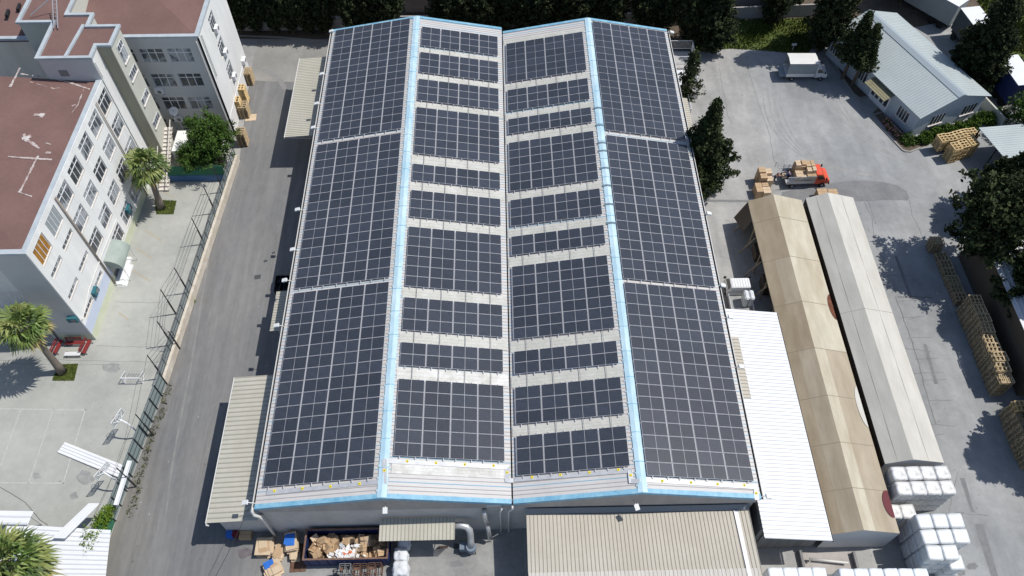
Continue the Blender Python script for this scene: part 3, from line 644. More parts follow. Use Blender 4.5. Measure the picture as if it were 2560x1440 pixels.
# ---------------------------------------------------------------- school
def wallframe(a,b):
    a=Vector(a);b=Vector(b);t=(b-a).normalized();n=Vector((t.y,-t.x))   # n = outward (right of a->b)
    return Matrix(((t.x,n.x,0,a.x),(t.y,n.y,0,a.y),(0,0,1,0),(0,0,0,1)))
def add_window(par,X,s,z,w,h,style=0,glass=None,name='window'):
    "window frame with its own glass in a shallow reveal; X maps (along,out,up)"
    q=MB(); d=.05
    # sill and reveal trim
    q.box((s-w/2-.08,0.0,z-h/2-.12),(s+w/2+.08,.16,z-h/2-.04),1,X)
    q.box((s-w/2-.06,0,z-h/2-.04),(s-w/2,.03,z+h/2+.05),0,X); q.box((s+w/2,0,z-h/2-.04),(s+w/2+.06,.03,z+h/2+.05),0,X); q.box((s-w/2-.06,0,z+h/2),(s+w/2+.06,.03,z+h/2+.05),0,X); q.box((s-w/2-.06,0,z-h/2-.04),(s+w/2+.06,.03,z-h/2),0,X)
    if style==0:
        xs=[-w/2+w*k/3 for k in (1,2)]
        for x in xs: q.box((s+x-.035,0,z-h/2),(s+x+.035,.08,z+h/2),0,X)
        q.box((s-w/2,0,z+h*.2-.035),(s+w/2,.076,z+h*.2+.035),0,X)
    elif style==1:
        for k in (1,2,3): x=-w/2+w*k/4; q.box((s+x-.03,0,z-h/2),(s+x+.03,.07,z+h/2),0,X)
    o=q.build(name,[m_win,m_sill],par)
    g=MB(); g.box((s-w/2,.02,z-h/2),(s+w/2,.034,z+h/2),0,X); g.build('pane',glass or m_gl,o)
    return o
def wall_with_holes(q,X,s0,s1,z0,z1,holes,t=.16,mi=0):
    "wall skin proud of the core by t with rectangular openings (s,z,w,h)"
    ss=sorted({s0,s1,*[h[0]-h[2]/2 for h in holes],*[h[0]+h[2]/2 for h in holes]})
    zs=sorted({z0,z1,*[h[1]-h[3]/2 for h in holes],*[h[1]+h[3]/2 for h in holes]})
    ss=[s for s in ss if s0<=s<=s1]; zs=[z for z in zs if z0<=z<=z1]
    for i in range(len(ss)-1):
        z_start=None
        for j in range(len(zs)):
            hole=True
            if j<len(zs)-1:
                cs=(ss[i]+ss[i+1])/2; cz=(zs[j]+zs[j+1])/2
                hole=any(abs(cs-h[0])<h[2]/2 and abs(cz-h[1])<h[3]/2 for h in holes)
            if not hole and z_start is None: z_start=zs[j]
            if hole and z_start is not None:
                q.box((ss[i],0,z_start),(ss[i+1],t,zs[j]),mi,X); z_start=None
def coping(q,pts,z,w=.4,h=.18,mi=0,closed=True):
    n=len(pts)
    for i in range(n if closed else n-1):
        a=Vector(pts[i]);b=Vector(pts[(i+1)%n]); d=(b-a).normalized(); k=.003*(i%2)
        a2=a-d*(w/2-.002); b2=b+d*(w/2-.002)
        q.bar((a2.x,a2.y,z+h/2+k),(b2.x,b2.y,z+h/2+k),w,h,mi)
A0=(-39.95,41.75);B0=(-39.35,63.2)
fw=thing('school_wing','long white four-storey school wing with brown felt roof and rows of barred windows','school building',(-45,52,0))
HW=13.95
q=MB(); q.prism([(-39.95,41.9),(-39.35,63.4),(-66,63.4),(-66,44.5),(-43.1,44.5),(-43.1,41.9)],0,HW-.5)
q.build('wall_core',m_schw,fw)
X=wallframe(A0,B0)
cs=[1.75,4.85,7.9,10.95,14.05,17.1,20.2]; zl=[12.2,8.95,5.6,2.35]
holes=[]; W2=[]
for k,s in enumerate(cs):
    for j,z in enumerate(zl):
        if j==0: spec=(s,z,2.25,2.05,'A')
        elif s<6: spec=(s,z+.65,2.3,.62,'S')
        elif j==3 and k==2: continue
        else: spec=(s,z,2.2,1.95,'A')
        W2.append((k,j)+spec); holes.append(spec[:4])
L0=(Vector(B0)-Vector(A0)).length
q=MB(); wall_with_holes(q,X,0,L0,0,HW-.01,holes,.16,0)
q.build('street_wall',m_schw,fw)
q=MB(); q.box((-.02,.162,0),(L0-2,.175,1.1),0,X); q.box((-.02,.162,1.1),(7.2,.172,2.55),1,X); q.build('painted_base',[m_band,m_bband],fw)
for (k,j,s,z,w,h,st) in W2:
    gl=m_cur if (k+j*2)%3 else m_gl
    if j==0 and k==0: gl=m_org
    if j==0 and k==1: gl=m_tarp
    add_window(fw,X,s,z,w-.12,h-.12,1 if st=='S' or (j==0 and k<2) else 0,gl)
# gable facing the camera
q=MB(); q.box((-43.12,41.75,0),(-39.97,41.9,HW-.01)); q.build('gable_wall',m_schsh,fw)
q=MB(); q.box((-43.13,41.735,0),(-39.98,41.748,1.15)); q.build('painted_base',m_band,fw)
# roof : felt, low hip, copings
q=MB(); zr=HW-.28
P=[(-40.1,41.9),(-39.55,63.3),(-66,63.3),(-66,41.9)]
ra,rb=(-50,51.5),(-50,63.3)
q.add([(P[0][0],P[0][1],zr),(P[1][0],P[1][1],zr),(rb[0],rb[1],zr+.9),(ra[0],ra[1],zr+.9)],[(0,1,2,3)])
q.add([(P[3][0],P[3][1],zr),(P[0][0],P[0][1],zr),(ra[0],ra[1],zr+.9),(-66,51.5,zr+.9)],[(0,1,2,3)])
q.add([(rb[0],rb[1],zr+.9),(-66,63.3,zr+.8),(-66,51.5,zr+.9),(ra[0],ra[1],zr+.9)],[(0,1,2,3)])
q.prism([P[0],P[1],P[2],P[3]],zr-.25,zr-.02)
ro=q.build('roof',m_red,fw)
q=MB(); coping(q,[(-66,41.95),(-40.05,41.95),(-39.5,63.1)],HW-.28,.5,.28,0,False); q.build('parapet',m_par,fw)
# peeling patches on the felt, thin flakes
def onroof(u,v):
    z=zr
    for i in range(5):
        p=G(u,v,z); dx=min(1,max(0,(-40-p.x)/10)); dy=min(1,max(0,(p.y-41.9)/9.6)); z=zr+.9*min(dx,dy)
    return G(u,v,z+.02)
def flake(pts,w):
    q=MB()
    Ps=[onroof(u,v) for u,v in pts]
    for a,b in zip(Ps,Ps[1:]):
        n=max(1,int((b-a).length/.35))
        for i in range(n):
            if R.random()<.07: continue
            p=a.lerp(b,i/n); e=a.lerp(b,(i+1)/n); d=(e-p).normalized(); nn=Vector((-d.y,d.x,0))*w*R.uniform(.3,1)
            m2=nn*R.uniform(.5,1.2); up=Vector((0,0,.03))
            q.add([p+nn+up,p-m2+up,e-m2*R.uniform(.5,1)+up,e+nn+up],[(0,1,2,3)])
    q.build('peeling_patch',m_coat,ro)
flake([(52,185),(120,195),(170,205),(240,230)],.12); flake([(75,205),(135,222),(150,220)],.07); flake([(210,222),(195,262),(180,282)],.09); flake([(180,266),(190,262)],.25)
flake([(85,287),(112,288)],.3); flake([(100,292),(108,293)],.3); flake([(55,348),(90,338)],.3); flake([(60,335),(64,348),(98,372)],.25); flake([(95,390),(50,480)],.16); flake([(20,392),(130,400)],.14); flake([(115,358),(128,362)],.2); flake([(100,380),(128,383)],.22); flake([(50,170),(40,190),(25,218)],.2); flake([(45,480),(80,492)],.1)
q=MB(); 
for (u,v) in ((20,35),(48,20),(0,0)):
    p=onroof(u,v); q.cbox((p.x,p.y,p.z+.1),(.25,1.0,.3),0,.1)
q.build('roof_vent',m_dk,fw)
# downpipes
q=MB(); q.tube([X@Vector((6.5,.32,HW-.4)),X@Vector((6.5,.30,.1))],.09,7); q.sm=True; q.build('downpipe',M('rusty_pipe',(.26,.22,.18),.7),fw)
q=MB(); q.tube([X@Vector((18.6,.32,HW-.4)),X@Vector((18.6,.30,.1))],.07,7); q.sm=True; q.build('downpipe',M('rusty_pipe',(.26,.22,.18),.7),fw)
q=MB(); q.tube([X@Vector((.1,.3,3.5)),X@Vector((3,.3,4.15)),X@Vector((7.5,.3,4.15)),X@Vector((12,.3,3.9))],.06,6); q.build('pipe_run',m_gut,fw)
# ground floor door and porch awning
q=MB(); q.box((7.2,.17,0),(8.7,.2,2.3),0,X); q.build('entrance_door',m_gl,fw)
aw=thing('door_awning','faded green curved awning over the ground floor entrance of the white wing','awning',tuple((X@Vector((8.4,.2,0)))[:2])+(0,))
q=MB(); n=7
for i in range(n):
    t0=math.pi/2*i/n;t1=math.pi/2*(i+1)/n
    for a,b in ((7.0,9.8),):
        q.add([X@Vector((a,.2+1.5*math.sin(t0),2.2+1.2*math.cos(t0))),X@Vector((b,.2+1.5*math.sin(t0),2.2+1.2*math.cos(t0))),X@Vector((b,.2+1.5*math.sin(t1),2.2+1.2*math.cos(t1))),X@Vector((a,.2+1.5*math.sin(t1),2.2+1.2*math.cos(t1)))],[(0,1,2,3)])
    for a in (7.0,9.8):
        q.add([X@Vector((a,.2,2.2)),X@Vector((a,.2+1.5*math.sin(t0),2.2+1.2*math.cos(t0))),X@Vector((a,.2+1.5*math.sin(t1),2.2+1.2*math.cos(t1)))],[(0,1,2)])
q.build('canvas',m_green,aw)
q=MB()
for s in (7.1,9.7): q.bar(X@Vector((s,1.6,0)),X@Vector((s,1.6,2.2)),.06)
q.build('post',m_wht,aw)
q=MB(); q.box((6.4,.2,0),(9.9,1.0,.28),0,X); q.box((6.4,1.0,.0),(9.0,1.35,.14),0,X); tag(q.build('entrance_step',m_wht),'white entrance steps below the green awning','steps')
p=G(311,700); q=MB(); q.cbox((p.x,p.y,.05),(.95,1.7,.05),0,.0); q.cbox((p.x,p.y,.085),(.75,1.5,.03),1,0); tag(q.build('door_mat',[m_wht,M('mat_grey',(.16,.16,.15),.9)]),'grey white-edged mat on the schoolyard beside the entrance steps','mat')
# tower
tw=thing('stair_tower','taller beige stair tower with brown felt flat roof between the two school wings','tower',(-41,66,0))
HTW=16.7
Lp=[(-44.3,63.3),(-39.2,63.3),(-39.2,65.1),(-37.8,65.1),(-37.7,68.0),(-40.8,68.0),(-40.8,69.9),(-43.4,69.9),(-43.4,76),(-47.9,76),(-47.9,68.8),(-44.3,68.8)]
q=MB(); q.prism(Lp,0,HTW-.3); q.build('wall',m_schb,tw)
q=MB(); q.prism(Lp,HTW-.29,HTW-.22); q.build('roof',m_red,tw)
q=MB(); coping(q,Lp,HTW-.22,.34,.24); q.bar((-41.6,63.4,HTW-.06),(-41.2,68.2,HTW-.06),.28,.2); q.build('parapet',m_par,tw)
q=MB(); q.box((-39.19,63.31,0),(-39.14,65.07,HTW-.3)); q.build('side_wall',m_schw,tw)
q=MB(); q.box((-44.29,63.25,HW-.2),(-39.21,63.29,HTW-.3)); q.build('near_wall',m_schsh,tw)
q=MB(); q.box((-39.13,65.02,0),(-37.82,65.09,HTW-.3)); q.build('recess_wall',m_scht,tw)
XT=wallframe((-37.78,65.1),(-37.68,68.0))
for z,h,w in ((14.6,2.0,1.3),(11.9,.75,1.9),(8.6,.75,1.9),(5.3,.75,1.9)): add_window(tw,XT,1.5,z,w,h,1 if h<1 else 0,m_cur)
q=MB(); q.tube([(-39.12,63.45,HTW-.8),(-39.1,63.45,HW+.1)],.06,6); q.build('downpipe',m_gut,tw)
q=MB(); q.box((-42.9,63.18,HW+.5),(-42.1,63.25,HW+1.2)); q.build('vent_grille',m_strap,tw)
# ladder frame on the tower roof
q=MB(); 
for dx in (0,.4): q.bar((-44.2+dx,70.5,HTW+1.6),(-43.9+dx,67.6,HTW+.05),.07)
for k in range(8): t=k/8; q.bar((-44.2+.3*t,70.5-2.9*t,HTW+1.6-1.55*t),(-43.8+.3*t,70.5-2.9*t,HTW+1.6-1.55*t),.05)
q.bar((-44.2,70.5,HTW+1.6),(-46.8,69.6,HTW+.1),.08)
tag(q.build('roof_ladder',m_alu),'grey metal ladder frame standing on the brown flat tower roof','ladder')
# rear wing
rw=thing('school_wing','rear white school wing with air conditioners on its side wall beside the lane','school building',(-36,75,0))
HR=13.95
q=MB(); q.prism([(-31.2,69.85),(-31.2,80.6),(-62,80.6),(-62,76.5),(-43.3,76.5),(-43.3,69.85)],0,HR-.4); q.build('wall_core',m_schw,rw)
XF=wallframe((-43.2,69.7),(-31.05,69.7)); hs=[]
for x in (-39.6,-36.55,-33.6):
    for z in (11.5,8.15,4.85,1.6): hs.append((x+43.2,z,2.45,1.8))
q=MB(); wall_with_holes(q,XF,0,12.15,0,HR-.01,hs,.0001,0); q.v=[Vector((p.x,p.y+.0,p.z)) for p in q.v]
q=MB(); XF2=wallframe((-43.2,69.85),(-31.05,69.85)); wall_with_holes(q,XF2,0,12.15,0,HR-.01,hs,.15,0); q.build('yard_wall',m_schsh,rw)
for i,(s,z,w,h) in enumerate(hs): add_window(rw,XF2,s,z,w-.1,h-.1,0,m_cur if i%3 else m_gl)
XR_=wallframe((-31.2,69.7),(-31.2,80.6)); hs=[(4.9,12.0,1.8,1.9),(4.9,8.6,1.8,1.9),(4.9,5.3,1.8,1.9)]
q=MB(); wall_with_holes(q,XR_,0,10.9,0,HR-.01,hs,.15,0); q.build('lane_wall',m_schw,rw)
q=MB(); q.box((0,.152,2.4),(10.9,.19,2.5),0,XR_); q.build('wall_trim',m_wht,rw)
for s,z,w,h in hs: add_window(rw,XR_,s,z,w-.1,h-.1,0,m_gl)
q=MB(); za=HR-.25
q.prism([(-31.2,69.85),(-31.2,80.6),(-62,80.6),(-62,69.85)],za-.3,za-.03)
q.add([(-31.3,69.9,za),(-31.3,80.5,za),(-36.2,75.2,za+1.0)],[(0,1,2)]); q.add([(-62,69.9,za),(-31.3,69.9,za),(-36.2,75.2,za+1.0),(-62,75.2,za+1.0)],[(0,1,2,3)]); q.add([(-31.3,80.5,za),(-62,80.5,za),(-62,75.2,za+1),(-36.2,75.2,za+1)],[(0,1,2,3)])
q.build('roof',m_red,rw)
q=MB(); coping(q,[(-62,69.9),(-31.25,69.9),(-31.25,80.5),(-62,80.5)],HR-.25,.45,.26,0,False); q.build('parapet',m_par,rw)
q=MB(); q.tube([(-31.35,69.55,HR-.6),(-31.35,69.55,6),(-31.3,69.55,.3)],.08,7); q.tube([(-30.9,70.3,HR-.3),(-30.9,70.3,8.2)],.07,7); q.build('downpipe',m_gut,rw)
# air conditioners
def aircon(p,rz_,label,m=m_wht,first={}):
    k=m.name
    if k not in first:
        t=thing('air_conditioner',label,'air conditioner',p,rz_,'air conditioners on the school walls')
        q=MB(); q.box((-.45,0,0),(.45,.36,.62),0); q.build('casing',m,t,local=True)
        q=MB(); n=18; q.add([(-.12+.24*math.cos(2*math.pi*i/n),.365,.31+.24*math.sin(2*math.pi*i/n)) for i in range(n)],[tuple(range(n))]); q.build('fan_grille',m_strap,t,local=True)
        q=MB()
        for x in (-.35,.35): q.bar((x,0,-.04),(x,.36,-.04),.04); q.bar((x,0,-.3),(x,.34,-.05),.03)
        q.build('bracket',m_dk,t,local=True); first[k]=t; return t
    return clone(first[k],p,rz_,label)
for (u,v),lab in (((538,72),'white air conditioner below the top window of the lane side wall'),((561,131),'white air conditioner between the two lower windows of the lane side wall'),((583,191),'white air conditioner low on the lane side wall, above the pallets'),((607,152),'white air conditioner low on the lane side wall, farthest from the camera')):
    p=GX(u,v,-31.0); aircon((-31.03,p.y,p.z-.3),rad(-90),lab)
p=GY(446,297,69.5); aircon((p.x,69.69,p.z-.3),rad(180),'grey-white air conditioner below the satellite dish on the shaded yard wall')
p=GY(397,228,69.5); aircon((p.x,69.69,p.z-.3),rad(180),'shaded air conditioner beside the stair tower on the yard wall')
AN=math.atan2(B0[1]-A0[1],B0[0]-A0[0])
for (u,v),lab,mm in (((229,729),'teal air conditioner on the front wing wall near the pipe run',m_teal),((313,522),'teal air conditioner beside the palm shadow on the front wing',m_teal)):
    s,z=GL(u,v,A0,B0); w=X@Vector((s,.18,z-.3)); aircon(tuple(w),AN+math.pi,lab,mm)
p=GY(183,795,41.7); aircon((p.x,41.73,p.z-.3),rad(180),'teal air conditioner on the shaded gable by the wing corner',m_teal)
# satellite dish
p=GY(434,278,69.2); t=thing('satellite_dish','pale round satellite dish on the shaded yard wall','satellite dish',(p.x,69.7,p.z))
q=MB(); n=16; c=Vector((p.x,69.2,p.z)); ax=Vector((0,-.6,.8)).normalized(); ux=Vector((1,0,0)); uy=ax.cross(ux)
q.add([c-ax*.1]+[c+(ux*math.cos(2*math.pi*i/n)+uy*math.sin(2*math.pi*i/n))*.52 for i in range(n)],[(0,i+1,(i+1)%n+1) for i in range(n)]); q.build('reflector',m_wht,t)
q=MB(); q.bar((p.x,69.7,p.z-.2),(p.x,69.3,p.z),.05); q.bar(c,c+ax*.5,.03); q.build('mount_arm',m_strap,t)
# outside stairs
t=thing('outside_stair','tan concrete outdoor staircase between the tower and the fence','staircase',(-37.2,66,0))
q=MB(); a=G(418,395,.3); 
for k in range(16):
    q.box((-38.0,60.9+k*.42,.1+k*.2),(-36.9,60.9+(k+1)*.42+.05,.2+k*.2))
q.build('step',m_sill,t)
q=MB(); q.bar((-36.85,60.9,1.0),(-36.85,67.8,4.2),.08,.08); q.bar((-38.05,60.9,1.0),(-38.05,67.8,4.2),.08); 
for k in range(9): q.bar((-36.85,60.9+k*.8,.1+k*.36),(-36.85,60.9+k*.8,1.05+k*.36),.05)
q.build('handrail',m_sill,t)
q=MB(); q.box((-36.7,64.8,0),(-35.2,68.0,2.3)); tag(q.build('outbuilding',m_schw),'small pale outbuilding block beside the outdoor staircase','outbuilding')
# blue/green court wall below the leafy tree
q=MB(); q.box((-37.0,62.3,0),(-30.6,62.42,1.0),0); q.box((-37.0,62.33,1.0),(-30.6,62.38,2.4),1)
tag(q.build('court_wall',[M('blue_painted_wall',(.05,.12,.24),.8,(.08,.16,.3),.8),m_gfence]),'blue wall with green mesh on top beneath the leafy tree','wall')
# cage fence beside the gable
t=thing('security_cage','white barred cage fence against the near end of the school wing','fence',(-46,42,0))
q=MB()
for k in range(34):
    x=-43.3-k*.22; q.bar((x,41.4,0),(x,41.4,4.0),.035); q.bar((x,41.4,4.0),(x,44.3,4.6),.03)
for z in (.2,2.0,3.9): q.bar((-43.2,41.4,z),(-51,41.4,z),.06)
for k in range(8): q.bar((-43.2,41.4+k*.4,0),(-43.2,41.4+k*.4,4.05+k*.08),.035)
q.build('bar_grid',m_wht,t)
q=MB(); q.box((-47.5,42.0,0),(-45,43.6,2.5)); tag(q.build('brick_shed',m_brick),'old brick block standing inside the white barred cage','shed')
# ---------------------------------------------------------------- planters, palms
for pts,lab in (([(146,912),(196,909),(186,952),(131,952)],'square of grass around the foot of the nearer palm'),([(386,500),(442,502),(434,536),(392,536)],'small square of grass around the foot of the farther palm')):
    P=[G(u,v) for u,v in pts]; q=MB()
    q.add([(p.x,p.y,.03) for p in P],[(3,2,1,0)]); g=q.build('grass_square',m_grass,origin=(0,0,0)); tag(g,kind='structure')
    b=MB(); c=sum(P,Vector())/4
    for k in range(900):
        s,t2=R.random(),R.random(); p=P[0].lerp(P[1],s).lerp(P[3].lerp(P[2],s),t2); a=R.uniform(0,6.28); h=R.uniform(.08,.2)
        b.add([p+Vector((-.04*math.cos(a),-.04*math.sin(a),.03)),p+Vector((.04*math.cos(a),.04*math.sin(a),.03)),p+Vector((R.uniform(-.06,.06),R.uniform(-.06,.06),h))],[(0,1,2)])
    tag(b.build('grass',m_blade),lab,kind='stuff')
# ---------------------------------------------------------------- house at the upper right
ez=3.3; NL=G(2301,297,ez); NR=G(2480,240,ez); FL=G(2074,80,ez); dv=FL-NL; FR=NR+dv; rz_h=5.1
RN=(NL+NR)/2; RN.z=rz_h; RFar=RN+dv
ho=thing('site_office','pale blue single-storey house with long ribbed metal gable roof','house',tuple(((NL+FR)/2)[:2])+(0,))
q=MB(); q.corr(NL,FL,RFar,RN,.35,.03,.25,0,.03,1,1); q.corr(RN,RFar,FR,NR,.35,.03,.25,0,.03,1,1); q.build('roof',[m_hroof,M('house_rib',(.34,.38,.39),.5)],ho)
q=MB(); dn=dv.normalized(); up=Vector((0,0,.075)); wv=(NR-NL).normalized()*.6
zc=Vector((0,0,-.6*(rz_h-ez)/((NR-NL).length/2)))
q.sheet(RN-wv+zc+up,RN+up,RFar+up,RFar-wv+zc+up,.04); q.sheet(RN+up,RN+wv+zc+up,RFar+wv+zc+up,RFar+up,.04); q.build('ridge_cap',M('house_ridge',(.3,.35,.38),.5),ho)
e1=(NR-NL).normalized(); e2=dn; ins=.35
c=[NL+e1*ins+e2*ins,NR-e1*ins+e2*ins,FR-e1*ins-e2*ins,FL+e1*ins-e2*ins]
q=MB(); q.prism([(p.x,p.y) for p in c],0,ez-.05)
g0,g1=c[0],c[1]; gm=(g0+g1)/2
b=len(q.v); 
for off in (0,.2):
    for p,z in ((g0,ez-.06),(g1,ez-.06),(gm,rz_h-.12)): q.v.append(Vector((p.x,p.y,z))+e2*off)
q.f+=[(b,b+1,b+2),(b+5,b+4,b+3),(b,b+3,b+4,b+1),(b+1,b+4,b+5,b+2),(b+2,b+5,b+3,b)]; q.m+=[0]*5
q.build('wall',m_house,ho)
XA=wallframe((c[3].x,c[3].y),(c[0].x,c[0].y))   # long side facing the yard: outward = right of direction
XB=wallframe((c[0].x,c[0].y),(c[1].x,c[1].y))
LA=(c[3]-c[0]).length; LB=(c[1]-c[0]).length
for (u,v) in ((2253,294),(2152,194),(2090,125)):
    s,z=GL(u,v,c[3],c[0]); add_window(ho,XA,s,1.75,1.7,1.4,1,m_gl)
for (u,v) in ((2337,307),(2412,288)):
    s,z=GL(u,v,c[0],c[1]); add_window(ho,XB,s,1.75,1.9,1.4,1,m_gl)
s0,_=GL(2195,252,c[3],c[0]); q=MB(); q.box((s0-1.6,.01,0),(s0+1.6,.05,2.2),0,XA); q.build('entrance_door',m_wht,ho)
q=MB(); 
for k in (-1.1,-.4,.4,1.1): q.box((s0+k-.25,.052,.7),(s0+k+.25,.06,1.9),0,XA)
q.build('door_glass',m_gl,ho)
q=MB(); q.corr(XA@Vector((s0-1.8,.05,2.9)),XA@Vector((s0-1.8,1.5,2.55)),XA@Vector((s0+1.8,1.5,2.55)),XA@Vector((s0+1.8,.05,2.9)),.25,.03,.3)
q.build('door_canopy',M('olive_canopy',(.22,.20,.12),.7,(.28,.25,.16),1.2),ho)
# beds, kerb, hedges
bed=[(2040,130),(2085,120),(2165,215),(2180,254),(2255,335),(2290,368),(2318,362),(2500,300),(2480,240)]
flat('flower_bed',[(1990,130),(2068,118),(2106,190),(2134,232),(2150,243),(2172,238),(2262,340),(2320,320),(2268,268),(2150,140),(2075,70),(2000,60)],.010,m_dirt)
flat('flower_bed',[(2182,282),(2196,270),(2262,345),(2330,335),(2318,364),(2276,378),(2256,372)],.012,m_dirt)
def kerb(pts,m,w=.18,h=.12,label='kerb',name='kerb'):
    P=[G(u,v) for u,v in pts]; q=MB()
    for i,(a,b) in enumerate(zip(P,P[1:])): 
        d=(b-a).normalized()*.05; q.bar(a-d+Vector((0,0,h/2+.002*(i%2))),b+d+Vector((0,0,h/2+.002*(i%2))),w,h)
    return tag(q.build(name,m),label,'kerb')
kerb([(2030,136),(2068,150),(2106,195),(2134,236),(2150,247),(2172,243)],m_pale,label='pale curved kerb round the dark flower bed in front of the house door')
kerb([(2205,281),(2182,288),(2183,300),(2256,376),(2262,379),(2276,380),(2300,370)],m_pale,label='white kerb round the pink flower bed at the house corner')
kerb([(600,90),(700,94),(800,102),(960,112)],m_pale,label='pale kerb at the foot of the dark cypress row at the lane end')
# ---------------------------------------------------------------- tents
def tent(name,label,x0,x1,xr,y0,y1,ze,zr,strips,cuts,mats,side,gable):
    t=thing(name,label,'storage tent',((x0+x1)/2,(y0+y1)/2,0))
    def z(x): return ze+(zr-ze)*((x-x0)/(xr-x0) if x<xr else (x1-x)/(x1-xr))
    q=MB(); ny=14
    for i,(xa,xb) in enumerate(zip(strips,strips[1:])):
        for k,(ya,yb) in enumerate(zip(cuts,cuts[1:])):
            mi=mats(i,k); n=6
            for j in range(n):
                a=ya+(yb-ya)*j/n; b=ya+(yb-ya)*(j+1)/n
                s=lambda y: -.022*math.sin(math.pi*(y-ya)/(yb-ya))
                q.add([(xa,a,z(xa)+s(a)),(xb,a,z(xb)+s(a)),(xb,b,z(xb)+s(b)),(xa,b,z(xa)+s(b))],[(0,1,2,3)],mi)
    q.build('roof_fabric',[m_tb,m_tb2,m_tb3,m_tg,m_tg2,m_skyw],t)
    for y in (cuts[1:-1] if name=='storage_tent' else cuts[3:4]):
        q=MB(); q.bar((x0,y,z(x0)+.005),(xr,y,zr+.005),.05,.03); q.bar((xr,y,zr+.005),(x1,y,z(x1)+.005),.05,.03)
        q.build('seam',m_seam if name=='storage_tent' else M('pale_seam',(.37,.355,.315),.8),t)
    for yy,s in ((y0,1),(y1,-1)):
        q=MB(); b=0
        for d in (0,.04*s):
            for (x,zz) in ((x0,0),(x1,0),(x1,ze-.02),(xr,zr-.02),(x0,ze-.02)): q.v.append(Vector((x,yy+d,zz)))
        q.f+=[tuple(b+i for i in range(5)),tuple(b+5+i for i in range(5))[::-1]]; q.m+=[0,0]
        q.build('gable_sheet',gable,t)
    return t,z
cutsB=[20.1,23.6,27.6,32.0,36.8,41.9,47.2,52.2,55.2]
def mB(i,k):
    tab=[[0,0,0,0,0,0,0,0],[1,1,1,1,0,1,0,0],[1,1,1,1,0,1,0,0],[2,2,2,2,2,2,2,2],[1,1,1,1,2,2,2,2],[1,1,1,1,2,2,2,2]]
    return tab[i][k]
bt,zt=tent('storage_tent','long brown fabric storage tent next to the white sheet roof',25.85,31.5,28.25,20.1,55.2,3.45,4.45,[25.85,26.9,27.7,28.25,29.3,30.4,31.5],cutsB,mB,1,m_tend)
q=MB()
for k in range(11): y=22+k*3.3; q.bar((25.95,y,0),(25.95,y,3.38),.12); 
for k in range(9): y=30+k*3.0; q.bar((24.9,y,0),(25.9,y-.3,2.9),.10)
q.bar((25.9,20.2,3.36),(25.9,55.1,3.36),.14); q.bar((31.45,20.2,3.36),(31.45,55.1,3.36),.1)
q.build('frame',m_tb,bt)
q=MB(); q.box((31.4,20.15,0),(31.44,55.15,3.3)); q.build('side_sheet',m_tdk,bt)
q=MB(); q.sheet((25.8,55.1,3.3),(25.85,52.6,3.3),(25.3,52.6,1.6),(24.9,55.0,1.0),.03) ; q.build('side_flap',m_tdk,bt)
def disc(name,par,m,c,rx,ry,zf,dz):
    q=MB(); n=24; vs=[]
    for i in range(n):
        a=2*math.pi*i/n; x=min(31.48,c[0]+rx*math.cos(a)); y=c[1]+ry*math.sin(a); vs.append((x,y,zf(x)+dz-.03))
    q.add(vs,[tuple(range(n))]); q.build(name,m,par)
disc('maroon_patch',bt,m_mar,(31.35,22.5),.6,1.15,zt,.075)
disc('pale_patch',bt,m_tg2,(31.5,31.3),.55,2.0,zt,.06)
disc('rust_patch',bt,m_rp,(31.6,41.8),.6,1.5,zt,.06)
gt,zt2=tent('storage_tent_pale','long pale beige storage tent ending at the white wrapped bales',31.95,36.95,34.0,25.95,55.4,3.5,4.35,[31.95,32.9,33.4,34.0,34.7,35.6,36.95],[25.95,31,36,41,46,51,55.4],lambda i,k:[3,3,3,4,4,4][i],1,m_tend)
gt.name='storage_tent.001'
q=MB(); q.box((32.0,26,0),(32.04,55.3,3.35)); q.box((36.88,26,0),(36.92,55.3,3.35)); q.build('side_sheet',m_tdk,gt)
q=MB()
for x in (32.9,35.5): q.bar((x,26,zt2(x)+.0),(x,55.3,zt2(x)+.0),.03,.012)
q.build('long_seam',M('pale_seam',(.37,.355,.315),.8),gt)
# dark goods visible under the open tent side
for i in range(5):
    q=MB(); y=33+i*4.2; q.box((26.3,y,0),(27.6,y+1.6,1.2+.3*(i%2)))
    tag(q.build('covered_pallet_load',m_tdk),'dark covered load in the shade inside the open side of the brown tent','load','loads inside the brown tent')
# yard behind the tent ends
q=MB(); q.box((21.0,17.6,0),(31.2,17.8,.55)); q.box((24.2,17.85,0),(24.4,19.8,.5)); q.box((28.6,17.85,0),(28.8,19.6,.5)); tag(q.build('low_wall',m_patch),'low concrete kerb wall behind the bottom row of white bales','low wall')
flat('gravel_strip',[(20.2,15),(31.6,15),(31.6,17.55),(20.2,17.55)],.012,m_dirt,False)
flat('dark_slab',[(24.5,17.9),(28.5,17.9),(28.5,19.7),(24.5,19.7)],.014,m_wall,False)
q=MB(); q.tube([(24.9,18.9,.3),(24.9,19.1,.45),(28.0,18.7,.45)],.09,7); q.sm=True; tag(q.build('white_pipe',m_gut),'white plastic pipe lying on the slab beyond the tent gable','pipe')
